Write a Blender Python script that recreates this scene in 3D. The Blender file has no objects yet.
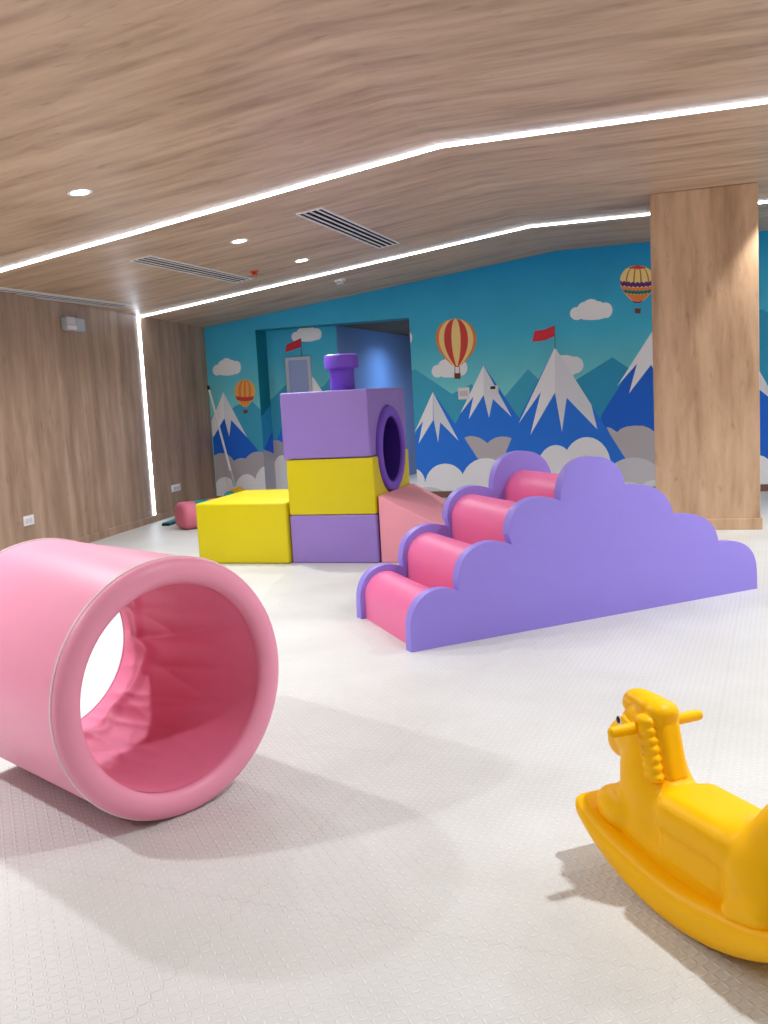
import bpy, bmesh, math, random
import numpy as np
from mathutils import Vector, Matrix
sc = bpy.context.scene
col = sc.collection
PI = math.pi
random.seed(4)

# unseen lamps outside the frame: x, y, watts
LAMPS = [(.62, 2.6, 26), (.85, 5.3, 17), (-3.28, 3.5, 26), (-3.28, 1.7, 26), (-3.28, .2, 12), (2.6, 2.6, 10), (2.6, 5.2, 22), (2.6, 7.7, 44), (-1.2, -.5, 6), (1.5, -.5, 8)]
SPOTS = (18, 16, 16)
EXPOSURE = 0.64
EYE = (.239, .0515, .389)

# ------------------------------------------------------------------ materials
def lin(c):
    def f(v):
        v /= 255.0
        return v / 12.92 if v <= .04045 else ((v + .055) / 1.055) ** 2.4
    return (f(c[0]), f(c[1]), f(c[2]), 1.0)

def mat(name, rgb, rough=.6, spec=.4, metal=0.0, emit=None, strength=0.0):
    m = bpy.data.materials.new(name); m.use_nodes = True
    b = m.node_tree.nodes['Principled BSDF']
    b.inputs['Base Color'].default_value = lin(rgb)
    b.inputs['Roughness'].default_value = rough
    b.inputs['Metallic'].default_value = metal
    b.inputs['Specular IOR Level'].default_value = spec
    if emit:
        b.inputs['Emission Color'].default_value = lin(emit)
        b.inputs['Emission Strength'].default_value = strength
    return m

class NT:
    def __init__(s, m): s.t = m.node_tree; s.b = s.t.nodes['Principled BSDF']
    def n(s, typ, **kw):
        o = s.t.nodes.new(typ)
        for k, v in kw.items(): setattr(o, k, v)
        return o
    def l(s, a, b): s.t.links.new(a, b)
    def math(s, op, a, b=None, c=None):
        o = s.t.nodes.new('ShaderNodeMath'); o.operation = op
        for i, v in enumerate((a, b, c)):
            if v is None: continue
            if isinstance(v, (int, float)): o.inputs[i].default_value = v
            else: s.l(v, o.inputs[i])
        return o.outputs[0]

def fabric(name, rgb, rough=.5, bump=.12, var=.05, scale=7.0):
    """soft vinyl / cloth cover: slight tone wander, faint creases and a fine grain"""
    m = mat(name, rgb, rough, .35); k = NT(m)
    tc = k.n('ShaderNodeTexCoord')
    no = k.n('ShaderNodeTexNoise'); no.inputs['Scale'].default_value = scale; no.inputs['Detail'].default_value = 3
    k.l(tc.outputs['Object'], no.inputs['Vector'])
    hs = k.n('ShaderNodeHueSaturation'); hs.inputs['Color'].default_value = lin(rgb)
    k.l(k.math('MULTIPLY_ADD', no.outputs['Fac'], 2 * var, 1 - var), hs.inputs['Value'])
    k.l(hs.outputs['Color'], k.b.inputs['Base Color'])
    fi = k.n('ShaderNodeTexNoise'); fi.inputs['Scale'].default_value = 260; fi.inputs['Detail'].default_value = 2
    k.l(tc.outputs['Object'], fi.inputs['Vector'])
    bp = k.n('ShaderNodeBump'); bp.inputs['Strength'].default_value = bump; bp.inputs['Distance'].default_value = .012
    k.l(k.math('ADD', k.math('MULTIPLY', no.outputs['Fac'], 1.0), k.math('MULTIPLY', fi.outputs['Fac'], .05)), bp.inputs['Height'])
    k.l(bp.outputs['Normal'], k.b.inputs['Normal'])
    return m

def wood(name, axis, dark=(124, 92, 68), mid=(163, 126, 98), light=(192, 156, 124), rough=.45):
    """oak-look laminate, the grain running along AXIS (0 x, 1 y, 2 z)"""
    m = mat(name, mid, rough, .4); k = NT(m)
    tc = k.n('ShaderNodeTexCoord')
    def noise(along, across, detail, seed, dist=0.0):
        mp = k.n('ShaderNodeMapping'); s = [across] * 3; s[axis] = along
        mp.inputs['Scale'].default_value = s; mp.inputs['Location'].default_value = (seed, seed * 1.7, seed * .6)
        k.l(tc.outputs['Object'], mp.inputs['Vector'])
        o = k.n('ShaderNodeTexNoise'); o.inputs['Scale'].default_value = 1; o.inputs['Detail'].default_value = detail
        o.inputs['Roughness'].default_value = .6; o.inputs['Distortion'].default_value = dist
        k.l(mp.outputs['Vector'], o.inputs['Vector']); return o.outputs['Fac']
    broad = k.math('ADD', k.math('MULTIPLY', noise(.9, 4.6, 3, 3.1, .25), .6), k.math('MULTIPLY', noise(.25, 9.0, 1, 6.3, 0), .4))
    streak = noise(2.4, 15, 4, 8.4, .35)
    fleck = noise(5.5, 20, 3, 5.7, .6)
    f = k.math('ADD', k.math('MULTIPLY', broad, .68), k.math('MULTIPLY', streak, .32))
    cr = k.n('ShaderNodeValToRGB'); e = cr.color_ramp.elements
    e[0].position = .345; e[0].color = lin(dark); e[1].position = .66; e[1].color = lin(light)
    x = cr.color_ramp.elements.new(.5); x.color = lin(mid)
    k.l(f, cr.inputs['Fac'])
    mx = k.n('ShaderNodeMixRGB'); mx.blend_type = 'MULTIPLY'; mx.inputs['Color2'].default_value = (.5, .44, .4, 1)
    k.l(k.math('MULTIPLY', k.math('SUBTRACT', fleck, .60), 3.2), mx.inputs['Fac'])
    mx.use_clamp = True
    cl = k.n('ShaderNodeClamp'); 
    k.l(k.math('MULTIPLY', k.math('SUBTRACT', fleck, .60), 3.2), cl.inputs['Value'])
    k.l(cl.outputs[0], mx.inputs['Fac'])
    k.l(cr.outputs['Color'], mx.inputs['Color1']); k.l(mx.outputs['Color'], k.b.inputs['Base Color'])
    return m

def floor_material():
    m = mat('embossed_foam', (240, 238, 232), .46, .4); k = NT(m)
    tc = k.n('ShaderNodeTexCoord')
    mp = k.n('ShaderNodeMapping'); mp.inputs['Rotation'].default_value = (0, 0, math.radians(4.2))
    k.l(tc.outputs['Object'], mp.inputs['Vector'])
    sx = k.n('ShaderNodeSeparateXYZ'); k.l(mp.outputs['Vector'], sx.inputs[0])
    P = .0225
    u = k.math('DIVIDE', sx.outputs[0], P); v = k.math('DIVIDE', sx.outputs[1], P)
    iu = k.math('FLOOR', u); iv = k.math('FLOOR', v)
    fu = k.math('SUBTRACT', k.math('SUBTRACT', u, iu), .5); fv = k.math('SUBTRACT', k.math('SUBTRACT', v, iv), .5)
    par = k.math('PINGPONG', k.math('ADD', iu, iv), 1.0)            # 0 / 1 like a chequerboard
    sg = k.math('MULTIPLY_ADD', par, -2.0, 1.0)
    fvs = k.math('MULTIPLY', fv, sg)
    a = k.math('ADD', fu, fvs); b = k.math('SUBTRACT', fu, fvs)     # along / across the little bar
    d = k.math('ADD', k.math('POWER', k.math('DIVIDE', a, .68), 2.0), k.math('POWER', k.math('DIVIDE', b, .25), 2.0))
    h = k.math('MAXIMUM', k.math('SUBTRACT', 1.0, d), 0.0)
    # jigsaw seams between the mats
    def seam(c, o, off):
        z = k.math('ABSOLUTE', k.math('SUBTRACT', k.math('FRACT', k.math('DIVIDE', o, .045)), .5))
        w = k.math('MULTIPLY', k.math('SUBTRACT', z, .25), .03)
        t = k.math('FRACT', k.math('DIVIDE', k.math('ADD', k.math('ADD', c, off), w), 1.0))
        e = k.math('ABSOLUTE', k.math('SUBTRACT', t, .5))
        return k.math('GREATER_THAN', e, .4982)
    s = k.math('MAXIMUM', seam(sx.outputs[0], sx.outputs[1], .20), seam(sx.outputs[1], sx.outputs[0], .09))
    no = k.n('ShaderNodeTexNoise'); no.inputs['Scale'].default_value = 1.6; no.inputs['Detail'].default_value = 4
    k.l(tc.outputs['Object'], no.inputs['Vector'])
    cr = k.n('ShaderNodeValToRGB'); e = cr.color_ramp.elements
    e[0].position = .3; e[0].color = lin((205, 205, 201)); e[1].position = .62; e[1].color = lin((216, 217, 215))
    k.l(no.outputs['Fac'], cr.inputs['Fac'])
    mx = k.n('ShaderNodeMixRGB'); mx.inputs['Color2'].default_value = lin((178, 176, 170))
    hs = k.n('ShaderNodeHueSaturation'); k.l(cr.outputs['Color'], hs.inputs['Color'])      # raised bars lightened in colour to imitate the light they catch
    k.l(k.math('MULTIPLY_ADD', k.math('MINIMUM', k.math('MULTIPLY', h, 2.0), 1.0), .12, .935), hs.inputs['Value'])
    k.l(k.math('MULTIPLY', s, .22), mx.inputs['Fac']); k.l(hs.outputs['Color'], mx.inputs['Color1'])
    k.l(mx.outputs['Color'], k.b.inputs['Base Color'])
    bp = k.n('ShaderNodeBump'); bp.inputs['Strength'].default_value = 1.0; bp.inputs['Distance'].default_value = .0022
    k.l(k.math('SUBTRACT', k.math('MULTIPLY', h, k.math('MULTIPLY_ADD', h, -.5, 1.3)), k.math('MULTIPLY', s, .15)), bp.inputs['Height'])
    k.l(bp.outputs['Normal'], k.b.inputs['Normal'])
    return m

def print_material():
    """the printed picture's blue-to-turquoise ground"""
    m = mat('mural_print_ground', (40, 150, 180), .65, .2); k = NT(m)
    tc = k.n('ShaderNodeTexCoord'); sx = k.n('ShaderNodeSeparateXYZ'); k.l(tc.outputs['Object'], sx.inputs[0])
    cr = k.n('ShaderNodeValToRGB'); e = cr.color_ramp.elements
    e[0].position = 0; e[0].color = lin((130, 222, 224)); e[1].position = 1; e[1].color = lin((30, 152, 212))
    x = e.new(.45); x.color = lin((76, 192, 226))
    k.l(k.math('DIVIDE', k.math('SUBTRACT', sx.outputs[2], 1.1), 1.5), cr.inputs['Fac'])
    no = k.n('ShaderNodeTexNoise'); no.inputs['Scale'].default_value = 2.2; no.inputs['Detail'].default_value = 3
    k.l(tc.outputs['Object'], no.inputs['Vector'])
    hs = k.n('ShaderNodeHueSaturation'); k.l(cr.outputs['Color'], hs.inputs['Color'])
    k.l(k.math('MULTIPLY_ADD', no.outputs['Fac'], .24, .88), hs.inputs['Value'])
    k.l(hs.outputs['Color'], k.b.inputs['Base Color'])
    return m

WOOD_X = wood('oak_laminate_ceiling', 0, (148, 122, 99), (184, 157, 132), (206, 180, 154))
WOOD_Z = wood('oak_laminate_wall', 2, (138, 111, 91), (166, 136, 114), (190, 161, 138))
WOOD_P = wood('oak_laminate_pillar', 2, (170, 137, 107), (202, 169, 137), (222, 192, 160))
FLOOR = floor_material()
GROUND = print_material()
MC = dict(far1=(70, 174, 208), far2=(56, 160, 204), white=(248, 248, 252), cloud_grey=(238, 240, 246), cloud_light=(222, 220, 226),
          blue=(50, 128, 238), blue_deep=(40, 110, 224), snow=(250, 250, 254), snow_shade=(230, 234, 242), grey=(198, 192, 196), grey_dark=(190, 184, 190),
          orange=(240, 142, 78), cream=(254, 222, 146), red=(218, 78, 74), basket=(124, 66, 56), rope=(110, 96, 98), brown=(168, 108, 74),
          purple=(106, 52, 126), tealband=(40, 128, 128), flag=(224, 58, 74), balloon_gold=(252, 186, 96))
MM = {k: mat('print_' + k, v, .65, .2) for k, v in MC.items()}
WHITE = mat('white_plastic', (232, 232, 232), .4)
PAINT = mat('pale_wall_paint', (226, 222, 214), .7, .2)
PINK = fabric('pink_vinyl', (236, 152, 182), .42, .10, .03)
PINK_IN = fabric('pink_liner_cloth', (226, 128, 162), .6, .25, .05, 9)
PIPING = mat('white_piping', (236, 214, 216), .5)
PURPLE = fabric('lilac_vinyl', (146, 130, 222), .45, .10, .03)
PURPLE2 = fabric('lilac_block_vinyl', (148, 122, 196), .5, .10, .03)
VIOLET = fabric('violet_vinyl', (112, 74, 190), .45, .08, .04)
VIOLET_SHADE = fabric('shaded_violet_lining', (58, 30, 132), .6, .08, .04)  # ring's violet darkened to stand in for the shade inside it
ROSE_DIM = fabric('dusky_rose_vinyl', (208, 112, 134), .55, .08, .04)
ROLL = fabric('rose_vinyl', (228, 112, 162), .45, .12, .04)
SALMON = fabric('salmon_vinyl', (240, 160, 174), .5, .10, .03)
YELLOW = fabric('yellow_vinyl', (214, 198, 8), .45, .10, .03)
TEAL = fabric('teal_vinyl', (18, 132, 142), .5, .08, .03)
HORSE = mat('yellow_moulded_plastic', (252, 192, 0), .42, .18)
BLACK = mat('black_plastic', (18, 18, 22), .4)
DARK = mat('vent_cavity', (20, 20, 34), .8, .1)
ALU = mat('painted_aluminium', (228, 226, 228), .45)
REDP = mat('red_plastic', (206, 70, 52), .4)
GREYP = mat('grey_plastic', (176, 182, 190), .4)
PALEP = mat('pale_lilac_plastic', (214, 200, 214), .4)
STRIP = mat('led_diffuser', (255, 255, 255), .5, .2, 0, (226, 238, 255), 9.0)
LENS = mat('lamp_lens', (255, 255, 255), .5, .2, 0, (255, 250, 244), 9.0)
BLUEGLOSS = mat('blue_gloss_paint', (86, 130, 198), .34, .5)
GLASS = mat('window_glass_blue', (150, 170, 222), .3, .6)
FRAME = mat('grey_window_frame', (206, 206, 220), .5)
SOFFIT = mat('recess_teal_paint', (18, 128, 150), .6, .2)
SOFFIT2 = mat('corridor_ceiling_paint', (80, 76, 62), .7, .2)
SKIRT = mat('brown_skirting', (134, 94, 82), .5)

# ------------------------------------------------------------------ helpers
def link(name, me, mats, parent=None, smooth=True):
    o = bpy.data.objects.new(name, me); col.objects.link(o)
    for m in (mats if isinstance(mats, (list, tuple)) else [mats]): me.materials.append(m)
    if smooth:
        for p in me.polygons: p.use_smooth = True
    if parent is not None: o.parent = parent
    return o
def obj(name, bm, mats, parent=None, smooth=True, sharp=35):
    me = bpy.data.meshes.new(name)
    bmesh.ops.recalc_face_normals(bm, faces=bm.faces[:])
    if smooth:
        for e in bm.edges:
            if len(e.link_faces) == 2 and e.calc_face_angle(0) > math.radians(sharp): e.smooth = False
    bm.to_mesh(me); bm.free()
    return link(name, me, mats, parent, smooth)
def tag(o, label, cat, group=None):
    o['label'] = label; o['category'] = cat
    if group: o['group'] = group
    return o
def thing(name, label, cat, loc=(0, 0, 0), rotz=0.0, group=None, rot=None):
    o = bpy.data.objects.new(name, None); col.objects.link(o); o.empty_display_size = .1
    o.location = loc; o.rotation_euler = rot if rot else (0, 0, rotz)
    return tag(o, label, cat, group)
def struct(o): o['kind'] = 'structure'; return o
def bx(bm, x0, x1, y0, y1, z0, z1, mi=0):
    v = [bm.verts.new(p) for p in ((x0,y0,z0),(x1,y0,z0),(x1,y1,z0),(x0,y1,z0),(x0,y0,z1),(x1,y0,z1),(x1,y1,z1),(x0,y1,z1))]
    for f in ((0,3,2,1),(4,5,6,7),(0,1,5,4),(1,2,6,5),(2,3,7,6),(3,0,4,7)):
        bm.faces.new([v[i] for i in f]).material_index = mi
def quad(bm, pts, mi=0):
    f = bm.faces.new([bm.verts.new(p) for p in pts]); f.material_index = mi; return f
def lathe(bm, prof, n=40, axis='z', closed=False, mi=0):
    """revolve (r, h) pairs about the local z (or x) axis"""
    rings = []
    for r, h in prof:
        ring = []
        for i in range(n):
            a = 2 * PI * i / n
            p = (r * math.cos(a), r * math.sin(a), h) if axis == 'z' else (h, r * math.cos(a), r * math.sin(a))
            ring.append(bm.verts.new(p))
        rings.append(ring)
    pairs = list(zip(rings, rings[1:])) + ([(rings[-1], rings[0])] if closed else [])
    for A, B in pairs:
        for i in range(n):
            bm.faces.new((A[i], A[(i+1) % n], B[(i+1) % n], B[i])).material_index = mi
    if not closed:
        if prof[0][0] > 1e-6: bm.faces.new(rings[0][::-1]).material_index = mi
        if prof[-1][0] > 1e-6: bm.faces.new(rings[-1]).material_index = mi
    bmesh.ops.remove_doubles(bm, verts=bm.verts[:], dist=1e-6)
def prism(bm, pts, place, bevel=0.0, seg=3):
    """close the outline pts at both ends; place(p, k) gives the 3-D point at end k (0 or 1)"""
    A = [bm.verts.new(place(p, 0)) for p in pts]; B = [bm.verts.new(place(p, 1)) for p in pts]
    n = len(pts); fa = bm.faces.new(A); fb = bm.faces.new(B[::-1])
    for i in range(n): bm.faces.new((A[i], B[i], B[(i+1) % n], A[(i+1) % n]))
    bmesh.ops.recalc_face_normals(bm, faces=bm.faces[:])
    if bevel:
        es = [e for e in bm.edges if len(e.link_faces) == 2 and e.calc_face_angle(0) > math.radians(50)]
        bmesh.ops.bevel(bm, geom=es, offset=bevel, segments=seg, profile=.5, affect='EDGES', clamp_overlap=True)
def arc(cx, cy, r, a0, a1, n=14):
    return [(cx + r * math.cos(math.radians(a0 + (a1 - a0) * i / n)), cy + r * math.sin(math.radians(a0 + (a1 - a0) * i / n))) for i in range(n + 1)]
def tube(bm, pts, r, n=14):
    rings = []
    for i, p in enumerate(pts):
        p = Vector(p); a = Vector(pts[max(0, i-1)]); b = Vector(pts[min(len(pts)-1, i+1)])
        q = (b - a).to_track_quat('Z', 'Y'); rr = r[i] if isinstance(r, (list, tuple)) else r
        rings.append([bm.verts.new(p + q @ Vector((rr*math.cos(2*PI*j/n), rr*math.sin(2*PI*j/n), 0))) for j in range(n)])
    for A, B in zip(rings, rings[1:]):
        for j in range(n): bm.faces.new((A[j], A[(j+1) % n], B[(j+1) % n], B[j]))
    bm.faces.new(rings[0][::-1]); bm.faces.new(rings[-1])

# ------------------------------------------------------------------ the room
ZF, XC, SL = 2.64, -1.42, .118                 # flat ceiling height, fold line, slope left of it
YM, YB = 10.75, 11.05                          # picture wall, back of its recess
RX0, RX1, RZ, CX = -5.02, -3.10, 2.06, -4.10   # recess edges, its height, the blue wall in it
WA, WB = Vector((-5.36, 7.61, 0)), Vector((-5.70, 10.75, 0))
WD = (WB - WA).normalized(); WANG = math.atan2(WD.y, WD.x)
def left_x(y): return WA.x + (y - WA.y) * WD.x / WD.y
def ceil_z(x): return ZF if x >= XC else ZF + SL * (x - XC)

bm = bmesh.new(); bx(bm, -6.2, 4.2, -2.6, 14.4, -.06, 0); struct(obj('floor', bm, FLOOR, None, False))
bm = bmesh.new()
XO = -6.2
prof = [(XO, ceil_z(XO)), (XC, ZF), (4.2, ZF), (4.2, ZF + .08), (XC, ZF + .08), (XO, ceil_z(XO) + .08)]
prism(bm, prof, lambda p, k: (p[0], (-2.6, 10.76)[k], p[1])); struct(obj('ceiling', bm, WOOD_X, None, False))

bm = bmesh.new()                               # left wall, local x along it, y into it
bx(bm, -11, 3.2, 0, .1, 0, 2.5)
o = struct(obj('wall_left', bm, WOOD_Z, None, False)); o.location = WA; o.rotation_euler.z = WANG
bm = bmesh.new(); prism(bm, [(-.014, 0), (-.014, .068), (-.009, .074), (0, .074), (0, 0)], lambda p, k: ((-11, 3.16)[k], p[0], p[1]))
o = struct(obj('baseboard_left', bm, WOOD_Z, None, False)); o.location = WA; o.rotation_euler.z = WANG

# (colour, layer, wall, outline in metres on that wall)
MURAL = [
 ('far1',1,'R',[(-3.1,1.466),(-3.06,1.481),(-2.64,1.176),(-2.405,1.275),(-2.219,0.808),(-2.245,0.189),(-3.1,0.21)]),
 ('far1',1,'R',[(-2.095,1.059),(-1.77,1.404),(-1.431,1.048),(-1.347,0.277),(-2.183,0.3)]),
 ('far2',1.2,'R',[(-1.483,1.126),(-0.86,1.474),(-0.377,1.111),(-0.291,0.247),(-1.566,0.283)]),
 ('far2',1,'R',[(0.425,1.771),(0.637,1.866),(0.993,1.58),(1.271,0.102),(0.36,0.124)]),
 ('white',1.6,'R',[(-1.151,1.956),(-1.152,1.972),(-1.157,1.986),(-1.165,2.0),(-1.176,2.012),(-1.19,2.021),(-1.205,2.027),(-1.221,2.03),(-1.237,2.03),(-1.252,2.026),(-1.266,2.019),(-1.278,2.009),(-1.287,1.997),(-1.293,1.983),(-1.295,1.967),(-1.294,1.952),(-1.289,1.937),(-1.28,1.924),(-1.269,1.912),(-1.256,1.903),(-1.241,1.897),(-1.225,1.894),(-1.209,1.894),(-1.193,1.898),(-1.179,1.905),(-1.168,1.915),(-1.159,1.927),(-1.153,1.941)]),
 ('white',1.6,'R',[(-1.043,1.978),(-1.044,1.999),(-1.05,2.019),(-1.06,2.038),(-1.074,2.054),(-1.091,2.067),(-1.109,2.076),(-1.129,2.08),(-1.149,2.079),(-1.168,2.073),(-1.186,2.063),(-1.2,2.049),(-1.212,2.032),(-1.219,2.013),(-1.222,1.991),(-1.22,1.97),(-1.214,1.949),(-1.204,1.93),(-1.19,1.914),(-1.173,1.902),(-1.155,1.893),(-1.135,1.889),(-1.115,1.89),(-1.096,1.896),(-1.078,1.906),(-1.064,1.92),(-1.053,1.937),(-1.045,1.957)]),
 ('white',1.6,'R',[(-0.979,2.016),(-0.981,2.034),(-0.987,2.051),(-0.997,2.068),(-1.011,2.082),(-1.027,2.093),(-1.046,2.1),(-1.066,2.104),(-1.086,2.103),(-1.105,2.099),(-1.122,2.091),(-1.137,2.079),(-1.148,2.064),(-1.155,2.048),(-1.158,2.03),(-1.156,2.011),(-1.15,1.994),(-1.14,1.977),(-1.126,1.963),(-1.109,1.952),(-1.09,1.945),(-1.07,1.941),(-1.05,1.942),(-1.031,1.946),(-1.014,1.955),(-1.0,1.967),(-0.989,1.981),(-0.982,1.998)]),
 ('white',1.6,'R',[(-0.918,1.988),(-0.919,2.006),(-0.925,2.024),(-0.934,2.04),(-0.946,2.054),(-0.961,2.065),(-0.978,2.072),(-0.995,2.076),(-1.013,2.075),(-1.03,2.07),(-1.046,2.062),(-1.059,2.05),(-1.069,2.035),(-1.075,2.019),(-1.078,2.001),(-1.076,1.982),(-1.071,1.965),(-1.062,1.949),(-1.049,1.935),(-1.034,1.924),(-1.017,1.917),(-1.0,1.913),(-0.982,1.914),(-0.965,1.919),(-0.949,1.927),(-0.936,1.939),(-0.926,1.954),(-0.92,1.97)]),
 ('white',1.6,'R',[(-0.847,1.969),(-0.849,1.987),(-0.853,2.005),(-0.861,2.021),(-0.872,2.035),(-0.885,2.045),(-0.9,2.052),(-0.916,2.056),(-0.932,2.055),(-0.947,2.05),(-0.96,2.042),(-0.972,2.03),(-0.981,2.015),(-0.987,1.998),(-0.989,1.98),(-0.988,1.962),(-0.983,1.944),(-0.975,1.928),(-0.964,1.915),(-0.951,1.904),(-0.936,1.897),(-0.92,1.894),(-0.904,1.894),(-0.889,1.899),(-0.875,1.908),(-0.864,1.92),(-0.855,1.935),(-0.85,1.951)]),
 ('white',1.6,'R',[(-0.893,1.928),(-0.897,1.941),(-0.909,1.954),(-0.93,1.967),(-0.958,1.979),(-0.992,1.988),(-1.029,1.995),(-1.069,2.0),(-1.109,2.002),(-1.147,2.0),(-1.181,1.996),(-1.21,1.989),(-1.231,1.979),(-1.245,1.968),(-1.25,1.955),(-1.246,1.941),(-1.233,1.928),(-1.212,1.915),(-1.184,1.904),(-1.15,1.894),(-1.112,1.887),(-1.072,1.882),(-1.032,1.881),(-0.994,1.882),(-0.961,1.887),(-0.932,1.894),(-0.911,1.904),(-0.897,1.915)]),
 ('white',1.6,'R',[(-2.731,1.436),(-2.732,1.451),(-2.736,1.467),(-2.743,1.48),(-2.753,1.492),(-2.766,1.501),(-2.779,1.507),(-2.794,1.51),(-2.809,1.509),(-2.824,1.505),(-2.837,1.497),(-2.848,1.487),(-2.856,1.474),(-2.862,1.459),(-2.865,1.443),(-2.864,1.428),(-2.859,1.412),(-2.852,1.399),(-2.842,1.387),(-2.83,1.378),(-2.816,1.372),(-2.801,1.369),(-2.786,1.37),(-2.772,1.374),(-2.759,1.382),(-2.748,1.392),(-2.739,1.405),(-2.733,1.42)]),
 ('white',1.6,'R',[(-2.63,1.46),(-2.631,1.482),(-2.636,1.503),(-2.645,1.522),(-2.657,1.539),(-2.673,1.551),(-2.69,1.56),(-2.708,1.563),(-2.727,1.562),(-2.745,1.556),(-2.761,1.545),(-2.775,1.53),(-2.786,1.512),(-2.793,1.492),(-2.796,1.47),(-2.795,1.448),(-2.79,1.427),(-2.781,1.407),(-2.768,1.391),(-2.753,1.378),(-2.736,1.37),(-2.718,1.367),(-2.699,1.368),(-2.681,1.374),(-2.665,1.385),(-2.651,1.4),(-2.64,1.418),(-2.633,1.438)]),
 ('white',1.6,'R',[(-2.57,1.501),(-2.571,1.52),(-2.576,1.538),(-2.586,1.555),(-2.598,1.569),(-2.613,1.58),(-2.63,1.587),(-2.649,1.59),(-2.667,1.589),(-2.685,1.584),(-2.701,1.575),(-2.715,1.563),(-2.726,1.547),(-2.733,1.53),(-2.736,1.511),(-2.734,1.492),(-2.729,1.474),(-2.72,1.457),(-2.707,1.443),(-2.692,1.432),(-2.675,1.425),(-2.657,1.422),(-2.638,1.423),(-2.62,1.428),(-2.604,1.437),(-2.59,1.45),(-2.58,1.465),(-2.573,1.482)]),
 ('white',1.6,'R',[(-2.513,1.474),(-2.514,1.493),(-2.519,1.511),(-2.527,1.528),(-2.538,1.542),(-2.552,1.552),(-2.567,1.56),(-2.584,1.563),(-2.6,1.562),(-2.616,1.556),(-2.631,1.547),(-2.643,1.535),(-2.653,1.519),(-2.659,1.502),(-2.662,1.483),(-2.661,1.464),(-2.656,1.446),(-2.648,1.43),(-2.637,1.416),(-2.623,1.405),(-2.608,1.398),(-2.591,1.395),(-2.575,1.396),(-2.559,1.401),(-2.544,1.41),(-2.532,1.423),(-2.522,1.438),(-2.516,1.456)]),
 ('white',1.6,'R',[(-2.448,1.456),(-2.449,1.475),(-2.453,1.493),(-2.46,1.509),(-2.47,1.523),(-2.482,1.534),(-2.496,1.541),(-2.51,1.544),(-2.525,1.543),(-2.539,1.538),(-2.552,1.528),(-2.563,1.516),(-2.572,1.5),(-2.577,1.483),(-2.58,1.464),(-2.579,1.445),(-2.575,1.427),(-2.568,1.411),(-2.558,1.397),(-2.546,1.386),(-2.532,1.379),(-2.518,1.376),(-2.503,1.377),(-2.489,1.383),(-2.476,1.392),(-2.465,1.405),(-2.457,1.42),(-2.451,1.438)]),
 ('white',1.6,'R',[(-2.492,1.412),(-2.495,1.426),(-2.507,1.439),(-2.526,1.452),(-2.551,1.463),(-2.582,1.472),(-2.617,1.479),(-2.654,1.483),(-2.691,1.483),(-2.726,1.481),(-2.758,1.476),(-2.785,1.468),(-2.805,1.457),(-2.818,1.445),(-2.823,1.432),(-2.82,1.418),(-2.808,1.404),(-2.789,1.391),(-2.763,1.38),(-2.731,1.371),(-2.696,1.364),(-2.659,1.361),(-2.622,1.36),(-2.587,1.363),(-2.556,1.368),(-2.529,1.376),(-2.509,1.387),(-2.496,1.399)]),
 ('cloud_grey',1.4,'R',[(-1.216,1.403),(-1.218,1.43),(-1.228,1.455),(-1.244,1.478),(-1.265,1.498),(-1.291,1.514),(-1.32,1.525),(-1.351,1.53),(-1.383,1.529),(-1.412,1.522),(-1.439,1.509),(-1.462,1.492),(-1.48,1.471),(-1.491,1.446),(-1.495,1.42),(-1.493,1.393),(-1.483,1.368),(-1.467,1.344),(-1.445,1.324),(-1.419,1.308),(-1.39,1.298),(-1.359,1.293),(-1.327,1.294),(-1.298,1.301),(-1.271,1.314),(-1.248,1.331),(-1.231,1.353),(-1.22,1.377)]),
 ('cloud_grey',1.4,'R',[(-1.168,1.411),(-1.169,1.431),(-1.175,1.451),(-1.186,1.469),(-1.2,1.484),(-1.216,1.496),(-1.235,1.504),(-1.255,1.507),(-1.276,1.506),(-1.295,1.501),(-1.313,1.491),(-1.328,1.478),(-1.339,1.461),(-1.346,1.442),(-1.349,1.422),(-1.348,1.401),(-1.341,1.382),(-1.331,1.364),(-1.317,1.348),(-1.3,1.337),(-1.281,1.329),(-1.261,1.325),(-1.241,1.326),(-1.221,1.332),(-1.204,1.342),(-1.189,1.355),(-1.178,1.372),(-1.17,1.391)]),
 ('cloud_grey',1.4,'R',[(-1.333,1.421),(-1.335,1.445),(-1.34,1.468),(-1.35,1.489),(-1.363,1.507),(-1.379,1.521),(-1.397,1.53),(-1.416,1.534),(-1.435,1.532),(-1.454,1.525),(-1.47,1.514),(-1.485,1.498),(-1.496,1.478),(-1.503,1.455),(-1.506,1.431),(-1.504,1.407),(-1.499,1.384),(-1.489,1.363),(-1.476,1.345),(-1.46,1.331),(-1.442,1.322),(-1.423,1.318),(-1.403,1.32),(-1.385,1.327),(-1.368,1.339),(-1.354,1.355),(-1.343,1.375),(-1.336,1.397)]),
 ('white',1.5,'R',[(-3.075,1.831),(-3.075,1.847),(-3.078,1.863),(-3.083,1.877),(-3.091,1.889),(-3.099,1.898),(-3.1,1.899),(-3.1,1.772),(-3.096,1.775),(-3.088,1.786),(-3.081,1.8),(-3.077,1.815)]),
 ('blue_deep',2,'R',[(-0.036,2.295),(0.613,1.201),(0.991,0.673),(1.084,0.209),(-1.152,0.271),(-0.986,0.875)]),
 ('snow',2.3,'R',[(-0.036,2.295),(-0.448,1.712),(-0.818,1.166),(-0.607,1.391),(-0.697,1.081),(-0.464,1.37),(-0.297,1.075),(-0.05,1.395)]),
 ('snow_shade',2.32,'R',[(-0.036,2.295),(-0.05,1.395),(0.144,1.021),(0.324,1.31),(0.612,1.048),(0.754,0.918),(0.689,1.085),(0.613,1.232)]),
 ('blue',2,'R',[(-2.863,1.21),(-2.285,0.326),(-2.291,0.19),(-3.1,0.192),(-3.1,0.723)]),
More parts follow.
